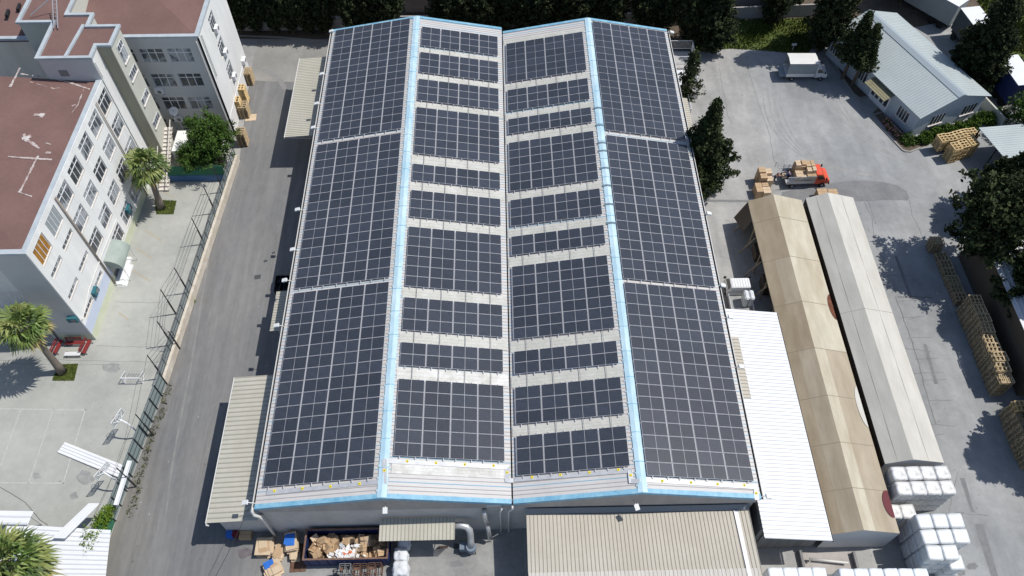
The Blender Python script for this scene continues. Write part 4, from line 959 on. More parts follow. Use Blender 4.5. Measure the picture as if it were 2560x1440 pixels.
# ---------------------------------------------------------------- buildings at the edges
def long_roof(name,label,pts,z,m,pitch=.4,wall=None,swap=False,h=None,cat='roof',th=.12):
    P=[G(u,v,z) for u,v in pts]; t=thing(name,label,cat,(sum(p.x for p in P)/4,sum(p.y for p in P)/4,0)); q=MB()
    if swap: q.corr(P[0],P[1],P[2],P[3],pitch,.035,.25,0,.04)
    else: q.corr(P[1],P[2],P[3],P[0],pitch,.035,.25,0,.04)
    q.build('roof',m,t); c=sum(P,Vector())/4
    q=MB(); 
    if wall: q.prism([(c.x+(p.x-c.x)*.92,c.y+(p.y-c.y)*.92) for p in P],0,z-.15); q.build('wall',wall,t)
    else:
        for p in P: e=c+(p-c)*.94; q.bar((e.x,e.y,0),(e.x,e.y,z-.05),.12)
        q.build('post',m_dk,t)
    return t
p0=G(2447,319,3.2); d1=(G(2560,452,3.2)-p0); d2=(G(2497,315,3.2)-p0)
CN=thing('open_shed','white ribbed open shed roof at the right edge below the flowering bush','shed',tuple(p0[:2])+(0,)); q=MB()
q.corr(p0,p0+d1*1.6,p0+d1*1.6+d2*2.2,p0+d2*2.2,.33,.035,.25); q.build('roof',m_hroof,CN)
q=MB()
for k in range(5): a=p0+d1*(k*.38+.02)+d2*.05; q.bar((a.x,a.y,0),(a.x,a.y,3.15),.12); a=a+d2*1.9; q.bar((a.x,a.y,0),(a.x,a.y,3.15),.12)
q.build('post',m_dk,CN)
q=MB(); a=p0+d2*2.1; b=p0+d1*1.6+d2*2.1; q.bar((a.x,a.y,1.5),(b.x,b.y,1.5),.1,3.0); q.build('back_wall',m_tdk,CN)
E2=thing('ribbed_hall','white ribbed hall roof behind the trees at the right edge','hall',(65,45,0)); q=MB()
a=G(2515,562,5);b=G(2560,900,5); xe=G(2545,790,5).x; yn=G(2590,930,5).y; yf=G(2520,560,5).y
q.corr((xe,yf,5),(80,yf,6.5),(80,yn,6.5),(xe,yn,5),.5,.05,.25,0,.03,1,1); q.build('roof',[m_white,m_rib],E2)
q=MB(); q.box((xe+.3,yn+.2,0),(79.8,yf-.2,4.9)); q.build('wall',m_tdk,E2)  # shade on the hall's west wall is put into its dark colour
# shed roofs at the bottom left
def loose(name,label,pts,zs,m=m_white,pitch=.3,swap=False,cat='roofing sheet',post=False):
    P=[G(u,v,z) for (u,v),z in zip(pts,zs)]; q=MB()
    if swap: q.corr(P[1],P[2],P[3],P[0],pitch,.035,.3,0,.015,1,1)
    else: q.corr(P[0],P[1],P[2],P[3],pitch,.035,.3,0,.015,1,1)
    if post:
        t=thing(name,label,cat,(P[0].x,P[0].y,0)); q.build('roof',[m,m_rib],t); c=sum(P,Vector())/4; r=MB()
        for p in P: e=c+(p-c)*.7; r=MB(); r.bar((e.x,e.y,0),(e.x,e.y,p.z-.05),.1); r.build('post',m_gut,t)
        return t
    return tag(q.build(name,[m,m_rib]),label,cat)
loose('shelter_roof','large white ribbed shelter roof at the bottom left under the palm',[(18,1310),(-10,1460),(262,1460),(277,1325)],[2.6]*4,swap=False,cat='shelter',post=True,pitch=.38)
loose('shelter_roof','small white ribbed roof at the left edge above the palm crown',[(-30,1276),(-45,1310),(69,1312),(84,1278)],[2.9]*4,swap=False,cat='shelter',post=True,pitch=.38)
loose('roofing_sheet','white ribbed sheet lying aslant on the big shelter roof and the yard',[(222,1258),(130,1345),(163,1346),(251,1258)],[2.75,3.2,3.2,2.75],swap=True,pitch=.25)
loose('roofing_sheet','white ribbed sheet lying across the court under the nearer hoop',[(162,1105),(143,1131),(303,1197),(316,1166)],[.08,.08,.2,.2],swap=False,pitch=.25)
loose('roofing_sheet','narrow white sheet laid along the foot of the green fence',[(318,1151),(283,1262),(296,1263),(330,1152)],[2.25]*4,swap=True,pitch=.35)
# back boundary and dark structures behind the trees
q=MB(); q.box((-60,88.6,0),(24,88.8,1.9)); tag(q.build('boundary_wall',m_wall),'long grey boundary wall behind the cypress row','wall')
q=MB(); 
a=G(1640,62,0);b=G(2010,50,0); q.bar((a.x-2,a.y+.5,.9),(b.x+4,b.y+1,.9),.2,1.8); tag(q.build('boundary_wall',m_wall),'pale boundary wall behind the trees beyond the lawn','wall')
for i,(x0,x1,m,lab) in enumerate(((-29,-24,m_white,'white roof glimpsed between the cypresses at the lane end'),(-22,-16.5,M('ochre_wall',(.3,.2,.08),.8),'ochre roof glimpsed between the cypresses left of the warehouse'),(-12.5,-6.5,m_front,'pale paved terrace roof behind the left ridge of the warehouse'),(6,18,m_rust,'rust brown ribbed roof behind the right ridge of the warehouse'),(18.5,27,m_wall,'grey ribbed roof behind the far right warehouse corner'),(28,40,m_tdk,'dark roof behind the trees beyond the lawn'))):
    t=thing('rear_shed',lab,'shed',((x0+x1)/2,97,0)); q=MB(); q.corr((x0,91.5,2.6),(x1,91.5,2.6),(x1,103,3.4),(x0,103,3.4),.5,.06,.3); q.build('roof',m,t)
    q=MB(); q.box((x0+.2,92,0),(x1-.2,102.8,2.5)); q.build('wall',m_wall,t)
# lawns
GR=[(1742,128),(1830,122),(1900,126),(1985,133),(2020,136),(2060,60),(2020,45),(1850,50),(1760,70),(1700,85)]
flat('lawn',GR,.016,m_grass)
flat('rear_ground',[(2440,0),(2700,0),(2700,330),(2560,250),(2500,110),(2470,40)],.016,m_grass)
b=MB()
def scatter(poly,n,h0,h1,w=.07,dens=None):
    P=[G(u,v) for u,v in poly]; us=[p[0] for p in poly]; vs=[p[1] for p in poly]
    def inside(u,v):
        c=False; j=len(poly)-1
        for i in range(len(poly)):
            (x1,y1),(x2,y2)=poly[i],poly[j]
            if (y1>v)!=(y2>v) and u<(x2-x1)*(v-y1)/(y2-y1)+x1: c=not c
            j=i
        return c
    k=0
    while k<n:
        u=R.uniform(min(us),max(us)); v=R.uniform(min(vs),max(vs))
        if not inside(u,v): k+=.2; continue
        p=G(u,v,.016); d=noise.noise(p*.35)
        if R.random()<.35-d*.7: k+=.5; continue
        a=R.uniform(0,6.28); h=R.uniform(h0,h1)*(1+d)
        b.add([p+Vector((-w*math.cos(a),-w*math.sin(a),0)),p+Vector((w*math.cos(a),w*math.sin(a),0)),p+Vector((R.uniform(-.12,.12),R.uniform(-.12,.12),h))],[(0,1,2)]); k+=1
scatter(GR,9000,.12,.35,.09); tag(b.build('lawn_grass',m_blade),'uneven green and yellow lawn grass beyond the yard',kind='stuff')
b=MB(); scatter([(2440,0),(2640,0),(2640,300),(2560,250),(2500,110),(2470,40)],7000,.2,.7,.13); tag(b.build('rough_grass',M('rough_grass_blade',(.08,.10,.02),.8,(.13,.14,.03),.4,island=.4)),'rough weedy ground behind the trailers',kind='stuff')
b=MB()
for i in range(16):
    t=i/16; u=340+(412-340)*(1-t)+R.uniform(-4,4)+6; v=1290-(1290-975)*(1-t)
    u=(418+(318-418)*t)+R.uniform(-5,8); v=975+(1300-975)*t
    for k in range(26):
        p=G(u+R.uniform(-7,7),v+R.uniform(-14,14)); a=R.uniform(0,6.28); h=R.uniform(.08,.35)
        b.add([p+Vector((-.06*math.cos(a),-.06*math.sin(a),0.01)),p+Vector((.06*math.cos(a),.06*math.sin(a),0.01)),p+Vector((R.uniform(-.15,.15),R.uniform(-.15,.15),h))],[(0,1,2)])
tag(b.build('verge_weeds',M('verge_weed',(.10,.12,.045),.8,(.16,.15,.09),.8,island=.4)),'dry weeds along the foot of the green fence by the lane',kind='stuff')
# ---------------------------------------------------------------- pallets
def pallet_mesh(m,flip=False):
    q=MB(); L,Wd=1.2,1.0
    n=4 if not flip else 7
    for k in range(n):
        x=-L/2+.05+(L-.1)*k/(n-1); q.box((x-.05,-Wd/2,.122),(x+.05,Wd/2,.144))
    for y in (-Wd/2+.05,0,Wd/2-.05):
        q.box((-L/2,y-.05,.1),(L/2,y+.05,.12)); q.box((-L/2,y-.05,0),(L/2,y+.05,.022))
        for x in (-L/2+.07,0,L/2-.07): q.box((x-.07,y-.045,.022),(x+.07,y+.045,.1))
    return q.mesh('pallet',m)
PM={('n',0):pallet_mesh(m_pal),('w',0):pallet_mesh(m_pal2),('n',1):pallet_mesh(m_pal,True),('w',1):pallet_mesh(m_pal2,True)}
def stack(x,y,rz_,n,kind,lab_top,lab_low,group,start=0,fl=0,jit=.03):
    for k in range(start,n):
        o=bpy.data.objects.new('pallet',PM[(kind,fl if k==n-1 else R.choice((0,0,1)))]); COL.objects.link(o)
        o.location=(x+R.uniform(-jit,jit),y+R.uniform(-jit,jit),k*.146+.004); o.rotation_euler=(0,0,rz_+R.uniform(-.03,.03))
        tag(o,lab_top if k==n-1 else lab_low,'pallet',group)
hL=15
LS=[((622,214),13,'at the far end of the left lane','w'),((607,263),16,'second from the far end along the school side wall','n'),((596,295),17,'third from the far end along the school side wall','n'),((612,297),12,'on the lane side of the pair touching the flat cardboard','w'),((607,368),14,'nearest the leafy tree beside the lane','w')]
for (u,v),n,w,kd in LS:
    p=G(u,v); stack(p.x+.1,p.y+.6,rad(90) if kd=='w' else 0,n,kd,f'top pallet, stack {w}',f'lower pallet, stack {w}','pallets stacked along the left lane',fl=0)
p=G(627,294); q=MB(); q.cbox((p.x,p.y,.02),(1.3,1.1,.03),0,.1); tag(q.build('cardboard_sheet',m_card2),'flat cardboard sheet on the lane beside the pallet stacks','cardboard')
# stacks by the house
RZ=math.atan2((G(2435,326,2.35)-G(2361,341,2.35)).y,(G(2435,326,2.35)-G(2361,341,2.35)).x)+rad(90)
tops=[(2361,341),(2380,338),(2398,333),(2417,328),(2435,326)]; front=[(2394,362),(2413,355),(2435,349)]
for i,(u,v) in enumerate(tops):
    p=G(u,v,2.35); stack(p.x,p.y,RZ,15,'n',f'top pallet, {ORD[i]} stack from the left, back row by the house hedge',f'lower pallet, {ORD[i]} stack from left, back row by the house hedge','pallet stacks by the house hedge',start=4)
for i,(u,v) in enumerate(front):
    p=G(u,v,2.35); stack(p.x,p.y,RZ,15,'n',f'top pallet, {ORD[i]} stack from the left, front row facing the yard',f'lower pallet, {ORD[i]} stack from left, front row facing the yard','pallet stacks by the house hedge')
# long row of stacks on the right, under the trees
RW=[(45.5,51.1,10)]+[(45.8,49.7-1.05*k,(4,5,5,6,5,6)[k]) for k in range(6)]+[(45.85,42.75-1.05*k,(20,20,20,19,18,19,20,19,17)[k]) for k in range(9)]+[(45.95,31.4-1.08*k,(20,17,18,18,16)[k]) for k in range(5)]
rest=MB(); pm=PM[('w',0)]
for i,(x,y,n) in enumerate(RW):
    if i==0: w='block of pallets beneath the near edge of the big right tree'
    elif i<7: w=f'{ORD[i-1]} low stack after the big right tree'
    elif i<16: w=f'{ORD[i-7]} tall stack of the long right row'
    else: w=f'{ORD[i-16]} stack of the nearest group, right edge'
    lo=max(0,n-6); kd='n' if i==16 else 'w'; a=R.uniform(-.05,.05); x+=R.uniform(-.08,.08)
    stack(x,y,a,n,kd,f'top pallet, {w}',f'lower pallet, {w}','pallet stacks in the row along the right trees',start=lo,fl=1 if i in (0,15,17) else 0,jit=.05)
    for k in range(0,lo):
        X=Matrix.Translation((x+R.uniform(-.05,.05),y+R.uniform(-.05,.05),k*.146+.004))@Matrix.Rotation(a,4,'Z')
        rest.add([v.co for v in pm.vertices],[tuple(f.vertices) for f in pm.polygons],0,X)
tag(rest.build('lower_pallets',m_pal2),'shaded lower pallets of the long row along the right trees',kind='stuff')
b=MB()
for i in range(260):
    u,v=R.choice([(R.uniform(380,700),R.uniform(300,1400)),(R.uniform(1780,2500),R.uniform(160,1400)),(R.uniform(60,420),R.uniform(700,1300))]); p=G(u,v,.02); w=R.uniform(.015,.04)
    b.cbox((p.x,p.y,p.z),(w*2,w,.01),0 if R.random()<.5 else 1,R.uniform(0,3))
tag(b.build('ground_litter',[m_pap,m_dk]),'specks of paper and grit scattered over the paved ground',kind='stuff')
# ---------------------------------------------------------------- white bales
def bale_mesh(w,d,h,m,seed,straps=True):
    bm=bmesh.new(); bmesh.ops.create_cube(bm,size=1); bmesh.ops.subdivide_edges(bm,edges=bm.edges[:],cuts=5,use_grid_fill=True)
    for v in bm.verts:
        c=v.co; e=max(abs(c.x),abs(c.y),abs(c.z))*2
        k=1-.035*(sum(1 for a in (c.x,c.y,c.z) if abs(a)>.49)-1)
        n=noise.noise(Vector((c.x*3+seed,c.y*3,c.z*3)))*.03
        v.co=Vector((c.x*w*(k+n),c.y*d*(k+n),(c.z+.5)*h*(1+n*.5)))
    me=bpy.data.meshes.new('bale'); bm.to_mesh(me); bm.free(); me.materials.append(m); me.materials.append(m_strap)
    me.polygons.foreach_set('use_smooth',[True]*len(me.polygons)); return me
bms=[bale_mesh(1.22,1.16,1.36,m_bale,3),bale_mesh(1.22,1.16,1.36,m_bale2,9),bale_mesh(1.24,1.18,1.36,m_bale,15)]
st_=MB()
for x in (-.3,.3): st_.box((x-.015,-.585,.0),(x+.015,.585,1.385))
strap_me=st_.mesh('strap',m_strap)
def bale(x,y,z,k,label,group,rz_=0,sc=None):
    o=bpy.data.objects.new('wrapped_bale',bms[k]); COL.objects.link(o); o.location=(x,y,z); o.rotation_euler=(0,0,rz_+R.uniform(-.05,.05)); o.scale=(R.uniform(.98,1.02),R.uniform(.98,1.02),R.uniform(.97,1.0)) if 'top' in label else (1,1,1)
    if sc: o.scale=sc
    tag(o,label,'bale',group); return o
def bales(x0,y0,nx,ny,lev,dx,dy,k,where,skip=(),top=None):
    for j in range(ny):
        for i in range(nx):
            if (i,j) in skip: continue
            n=lev if top is None else top(i,j)
            for l in range(n):
                lab=f'top white bale, {ORD[i]} from left, {["near","far"][j] if ny==2 else ORD[j]+" nearest"} row, {where}' if l==n-1 else f'white bale under others, {where}'
                bale(x0+i*dx,y0+j*dy,l*1.38+.005,R.choice(k),lab,'white wrapped bales')
bales(32.6,23.6,4,2,3,1.2,1.28,[1],'at the beige tent end')
bales(31.9,22.15,2,1,2,1.18,1.2,[1],'crumpled pair by the maroon tent patch')
bales(33.45,18.35,3,3,3,1.25,1.25,[0,2],'smooth group by the brown tent gable',skip=((2,0),),top=lambda i,j:3)
bale(35.6,17.95,.005+1.38,0,'smooth white bale one level down at the near right corner of its group','white wrapped bales'); bale(35.6,17.95,.005,2,'white wrapped bale under others in the group smooth group by the brown tent gable','white wrapped bales')
m_bl3=M('blue_white_wrap',(.60,.65,.70),.35,(.74,.78,.81),2.5,spec=.5,bump=3); bms.append(bale_mesh(1.14,1.2,1.36,m_bl3,21))
for i in range(4):
    p=G(1941+i*36,1432,2.85); 
    for l in range(2): bale(p.x,p.y-.15,l*1.38+.01,3,f'bluish white top bale, {ORD[i]} from the left of the short bottom edge row' if l else 'bluish white bale under the short row at the bottom edge','bluish bales at the bottom edge')
for i in range(6):
    p=G(2118+i*37.3,1434,2.85)
    for l in range(2): bale(p.x,p.y-.15,l*1.38+.01,3,f'bluish white top bale, {ORD[i]} from the left of the long bottom edge row' if l else 'bluish white bale under the long row at the bottom edge','bluish bales at the bottom edge')
# ---------------------------------------------------------------- skip and waste
sk0=G(763,1407,0); 
xs0,xs1,ys0,ys1=-16.5,-9.65,19.45,21.95
t=thing('waste_skip','long navy blue open steel skip full of cardboard by the front wall','skip',((xs0+xs1)/2,(ys0+ys1)/2,0))
q=MB(); hh=1.75
q.box((xs0,ys0,.2),(xs1,ys0+.08,hh)); q.box((xs0,ys1-.08,.2),(xs1,ys1,hh)); q.box((xs0,ys0+.081,.2),(xs0+.08,ys1-.081,hh)); q.box((xs1-.08,ys0+.081,.2),(xs1,ys1-.081,hh)); q.box((xs0+.081,ys0+.081,.2),(xs1-.081,ys1-.081,.3))
for k in range(9): x=xs0+.3+k*(xs1-xs0-.6)/8; q.box((x-.05,ys0-.07,.25),(x+.05,ys0-.001,hh-.15))
q.build('body',m_nav,t)
q=MB(); q.bar((xs0-.02,ys0+.04,hh+.05),(xs1+.02,ys0+.04,hh+.05),.14,.1); q.bar((xs0-.02,ys1-.04,hh+.05),(xs1+.02,ys1-.04,hh+.05),.14,.1); q.bar((xs0+.04,ys0+.12,hh+.052),(xs0+.04,ys1-.12,hh+.052),.14,.1); q.bar((xs1-.04,ys0+.12,hh+.052),(xs1-.04,ys1-.12,hh+.052),.14,.1); q.build('rim',m_rim,t)
q=MB(); q.box((xs0+.5,ys0+.3,0),(xs1-.5,ys0+.45,.19)); q.box((xs0+.5,ys1-.45,0),(xs1-.5,ys1-.3,.19)); q.build('skid',m_dk,t)
q=MB(); q.box((xs0+.085,ys0+.085,.6),(xs0+.09,ys1-.09,hh-.02)); q.build('inner_lining',m_teal,t) if 0 else None
def carton(name,x,y,z,d,rot,m,label,group,tape=True,open_=False):
    q=MB(); w,l,h=d; X=Matrix.Rotation(rot[2],4,'Z')@Matrix.Rotation(rot[1],4,'Y')@Matrix.Rotation(rot[0],4,'X')
    if open_:
        t_=.012
        for a,b in (((-w/2,-l/2,0),(w/2,-l/2+t_,h)),((-w/2,l/2-t_,0),(w/2,l/2,h)),((-w/2,-l/2+t_,0),(-w/2+t_,l/2-t_,h)),((w/2-t_,-l/2+t_,0),(w/2,l/2-t_,h)),((-w/2+t_,-l/2+t_,0),(w/2-t_,l/2-t_,.02))): q.box(a,b,0,X)
        q.sheet(X@Vector((-w/2,-l/2,h)),X@Vector((-w/2-.15,-l/2,h+.1)),X@Vector((-w/2-.15,l/2,h+.1)),X@Vector((-w/2,l/2,h)),.01)
    else:
        q.box((-w/2,-l/2,0),(w/2,l/2,h),0,X)
        if tape: q.box((-w/2-.002,-.03,.0),(w/2+.002,.03,h+.003),1,X); q.box((-.004,-l/2-.002,h*.5),(.004,l/2+.002,h+.002),1,X)
    o=bpy.data.objects.new(name,q.mesh(name,[m,m_tape])); COL.objects.link(o); o.location=(x,y,z); return tag(o,label,'carton' if name=='carton' else 'waste',group)
places=['at the left end of the skip','in the left half of the skip','near the middle of the skip','in the shaded right half of the skip']
kinds=['tipped brown carton','crushed cardboard carton','tilted cardboard box','open cardboard carton']
for i in range(44):
    fx=R.random(); x=xs0+.5+(xs1-xs0-1)*fx; y=R.uniform(ys0+.45,ys1-.45); z=R.uniform(.6,1.1)
    s=R.uniform(.4,.85); carton('carton',x,y,z,(s,s*R.uniform(.6,1),s*R.uniform(.45,.8)),(R.uniform(-.6,.6),R.uniform(-.6,.6),R.uniform(0,3)),m_card if R.random()<.7 else m_card2,f'{kinds[i%4]} lying {places[min(3,int(fx*4))]}','cartons thrown in the skip',True,i%4==3)
b=MB()
for i in range(75):
    x=R.gauss(-13.1,.6); y=ys0+R.uniform(.2,1.3); x=min(xs1-.3,max(xs0+1,x)); z=R.uniform(1.15,1.5); a=R.uniform(0,3); X=Matrix.Translation((x,y,z))@Matrix.Rotation(a,4,'Z')@Matrix.Rotation(R.uniform(-.7,.7),4,'X'); w=R.uniform(.08,.28)
    b.box((-w,-w*.6,0),(w,w*.6,.01),0 if i%14 else 1,X)
tag(b.build('loose_paper_waste',[m_pap,M('orange_scrap',(.6,.15,.05),.7)]),'loose white paper and film scraps in the middle of the skip',kind='stuff')
b=MB(); b.box((xs0+.1,ys0+.1,.32),(xs1-.1,ys1-.1,.5)); 
for i in range(160):
    X=Matrix.Translation((R.uniform(xs0+.4,xs1-.4),R.uniform(ys0+.4,ys1-.4),R.uniform(.5,.8)))@Matrix.Rotation(R.uniform(0,3),4,'Z')@Matrix.Rotation(R.uniform(-.6,.6),4,'X'); w=R.uniform(.15,.4); b.box((-w,-w*.6,0),(w,w*.6,.012),0,X)
tag(b.build('cardboard_waste',M('dark_cardboard',(.17,.115,.07),.9,(.33,.23,.14),1.2,island=.4)),'mass of crushed cardboard filling the bottom of the skip',kind='stuff')  # darker cardboard tone than the cartons lying above it
def flatstack(u,v,w,l,n,h0,mats,rot,label,zb=0):
    p=G(u,v,h0); q=MB(); h=h0/n
    for k in range(n):
        a=rot+R.uniform(-.12,.12); ww=w*R.uniform(.8,1.05); ll=l*R.uniform(.8,1.05)
        q.cbox((p.x+R.uniform(-.08,.08),p.y+R.uniform(-.08,.08),h*k+h*.4),(ww,ll,h*.7),0,a)
    for i,(dx,dy,w2,l2,mi) in enumerate(mats): q.cbox((p.x+dx,p.y+dy,h0+.012*(i+1)),(w2,l2,.012),mi,rot+R.uniform(-.25,.25))
    return tag(q.build('cardboard_stack',[m_card2,m_bluec,m_card]),label,'cardboard stack')
flatstack(661,1364,1.35,1.4,9,.8,[(0,-.1,.9,.8,2),(-.15,.15,.7,.7,0)],.05,'square stack of flattened cardboard by the foot of the white downpipe')
flatstack(697,1378,.85,1.25,7,.7,[(0,0,.7,1.1,2)],-.15,'narrow neat bundle of folded cartons between the two bigger piles')
flatstack(727,1352,.95,1.5,8,1.3,[(-.05,.1,.7,1.0,1),(-.42,.1,.25,.8,1)],.15,'tall cardboard stack topped with a blue board next to the skip')
flatstack(735,1385,.7,1.0,5,.6,[(0,0,.5,.9,0)],.1,'low pile of folded cartons against the left end of the skip')
flatstack(683,1418,1.3,1.2,9,.7,[(-.4,.25,.8,.6,1),(.1,.05,.6,.5,2),(.3,-.2,.7,.6,0)],.6,'slumped pile of cardboard with a blue board at the bottom edge')
flatstack(680,1438,1.3,1.0,6,.5,[],.3,'cardboard pile cut by the bottom edge of the view')
p=G(744,1395); q=MB(); q.cbox((p.x+.1,p.y,.04),(1.3,2.3,.06),0,.05); tag(q.build('timber_board',m_rust),'dark brown board lying between the cardboard piles and the skip','board')
p=G(575,1336,.4); q=MB(); q.box((p.x-.25,p.y-.25,0),(p.x+.25,p.y+.25,.55)); q.box((p.x-.28,p.y-.28,.55),(p.x+.28,p.y+.28,.6)); tag(q.build('storage_bin',m_bluec),'blue plastic bin at the shaded left corner of the front wall','bin')
p=G(590,1336,.4); q=MB(); q.box((p.x-.25,p.y-.2,0),(p.x+.2,p.y+.25,.6)); q.box((p.x-.27,p.y-.22,.6),(p.x+.22,p.y+.27,.64)); tag(q.build('storage_bin',M('maroon_plastic',(.12,.01,.02),.6)),'dark red plastic bin beside the blue bin','bin')
p=G(612,1336,.5); carton('carton',p.x,p.y,0,(1.0,.7,.45),(0,0,0),m_card,'closed cardboard carton standing beside the two bins','cartons on the ground')
# metal racks in front of the skip
def rack(u,v,m,label,w=1.1,h=1.2,d=.8,mid=True):
    p=G(u,v); t=thing('metal_rack',label,'rack',(p.x,p.y,0),0,'metal racks in front of the skip'); q=MB()
    for x in (-w/2,0,w/2):
        for y in (-d/2,d/2): q.bar((p.x+x,p.y+y,0),(p.x+x,p.y+y,h),.045)
    for z in (.15,h*.55,h): 
        for y in (-d/2,d/2): q.bar((p.x-w/2,p.y+y,z),(p.x+w/2,p.y+y,z),.045)
        for x in (-w/2,0,w/2): q.bar((p.x+x,p.y-d/2,z),(p.x+x,p.y+d/2,z),.045)
    q.build('frame',m,t); q=MB(); q.box((p.x-w/2+.05,p.y-.12,h-.1),(p.x+w/2-.6,p.y+.12,h-.06)); q.build('shelf_board',m_rust,t)
rack(868,1432,m_strap,'grey metal rack with slatted side in front of the skip',.9)
rack(905,1432,m_rust,'rusty red rack in front of the middle of the skip',1.1); rack(942,1430,m_rust,'rusty rack nearest the white bags in front of the skip',1.0)
q=MB(); p=G(848,1432)
for k in range(6): q.bar((p.x-.35+k*.14,p.y-.3,0),(p.x-.35+k*.14,p.y-.1,1.0-.05*k),.04)
q.bar((p.x-.4,p.y-.1,1.0),(p.x+.4,p.y-.1,.7),.05); q.bar((p.x-.4,p.y-.3,.05),(p.x+.4,p.y-.3,.05),.05); tag(q.build('metal_grate',m_dk),'dark slatted metal grate leaning left of the grey rack','grate')
# big bags
def bag(x,y,s,h,label,seed,z0=0):
    bm=bmesh.new(); bmesh.ops.create_icosphere(bm,subdivisions=4,radius=1)
    for v in bm.verts:
        c=v.co.copy(); k=max(abs(c.x),abs(c.y),abs(c.z)*.9); e=c.lerp(c/k,.45)
        n=noise.noise(c*2.6+Vector((seed,0,0)))*.14+noise.noise(c*6+Vector((seed,2,0)))*.06
        v.co=Vector((e.x*s*(1+n),e.y*s*(1+n),max(-.95,e.z*(1+n*.8))*h/2+h*.47))
    me=bpy.data.meshes.new('bulk_bag'); bm.to_mesh(me); bm.free(); me.materials.append(m_bag); me.polygons.foreach_set('use_smooth',[True]*len(me.polygons))
    o=bpy.data.objects.new('bulk_bag',me); COL.objects.link(o); o.location=(x,y,z0); tag(o,label,'bulk bag','bulk bags beside the skip')
    q=MB()
    for a in (.6,2.2): q.tube([(s*.8*math.cos(a)*k,s*.8*math.sin(a)*k,h*(1.0-.28*abs(k)**2)) for k in (-1.1,-.6,0,.6,1.1)],.02,5)
    q.build('lifting_strap',m_strap,o,local=True); return o
for (u,v,s,h,lab,sd) in ((1010,1358,.55,1.2,'white bulk bag half hidden under the small front canopy',1),(1003,1388,.62,1.4,'knotted white bulk bag, middle of the three beside the skip',5),(1002,1424,.68,1.4,'crumpled white bulk bag nearest the camera beside the skip',8)):
    p=G(u,v,h*.6); bag(p.x,p.y,s,h,lab,sd)
# dust extraction ducts
t=thing('dust_extractor','grey sheet metal dust extractor with curved duct beside the front canopy','dust extractor',(-3.3,21.2,0))
q=MB(); q.tube([(-4.3,21.6,3.1),(-3.7,21.6,3.1),(-3.25,21.5,3.05),(-3.0,21.3,2.8),(-2.95,21.1,2.3),(-2.95,20.9,1.6),(-2.95,20.5,1.1)],[.27,.27,.28,.28,.27,.27,.3],12); q.sm=True; q.build('duct',m_alu,t)
q=MB(); q.tube([(-2.95,20.45,1.2),(-2.95,20.45,.5)],[.42,.42],14); q.box((-3.9,20.3,.3),(-3.1,20.9,.95)); q.build('fan_housing',M('blue_grey_steel',(.16,.2,.25),.5),t)
q=MB()
for x,y in ((-3.9,20.2),(-2.6,20.2),(-3.9,21.1),(-2.6,21.1)): q.bar((x,y,0),(x,y,.5),.07)
q.build('stand',m_dk,t)
t=thing('exhaust_duct','upright galvanised exhaust duct with foil joint on the front wall','duct',(-1.6,21.9,0))
q=MB(); q.tube([(-1.75,22.2,5.2),(-1.75,21.85,5.0),(-1.72,21.7,4.2),(-1.55,21.6,3.2)],.2,10); q.sm=True; q.build('foil_section',M('foil',(.6,.6,.6),.3,(.35,.36,.37),6,metal=.5),t)
q=MB(); q.tube([(-1.55,21.6,3.2),(-1.5,21.5,2.0),(-1.4,21.2,.9)],.19,10); q.sm=True; q.build('steel_section',m_alu,t)
q=MB(); q.bar((-1.3,21.2,.9),(-.7,21.4,1.3),.05); q.bar((-1.3,21.2,0),(-1.3,21.2,.9),.06); q.build('support_arm',m_alu,t)
q=MB()
for k in range(6): q.bar((-5.6+k*.14,20.9,.1),(-5.7+k*.16,20.2,1.6),.05)
tag(q.build('timber_offcuts',m_rust),'bundle of brown timber sticks leaning below the front canopy edge','timber')
# black crates at the left side
for i,(u,v) in enumerate(((699,698),(712,698),(698,716),(711,716))):
    p=G(u,v,1.2); q=MB(); q.box((p.x-.48,p.y-.48,0),(p.x+.48,p.y-.42,1.2)); q.box((p.x-.48,p.y+.42,0),(p.x+.48,p.y+.48,1.2)); q.box((p.x-.48,p.y-.419,0),(p.x-.42,p.y+.419,1.2)); q.box((p.x+.42,p.y-.419,0),(p.x+.48,p.y+.419,1.2)); q.box((p.x-.419,p.y-.419,.1),(p.x+.419,p.y+.419,.8))
    tag(q.build('storage_crate',M('black_plastic',(.012,.014,.02),.5)),['black crate at the far lane corner of the group of four','black crate at the far wall corner of the group of four','black crate at the near lane corner of the group of four','black crate at the near wall corner of the group of four'][i],'crate','black crates on the left side')
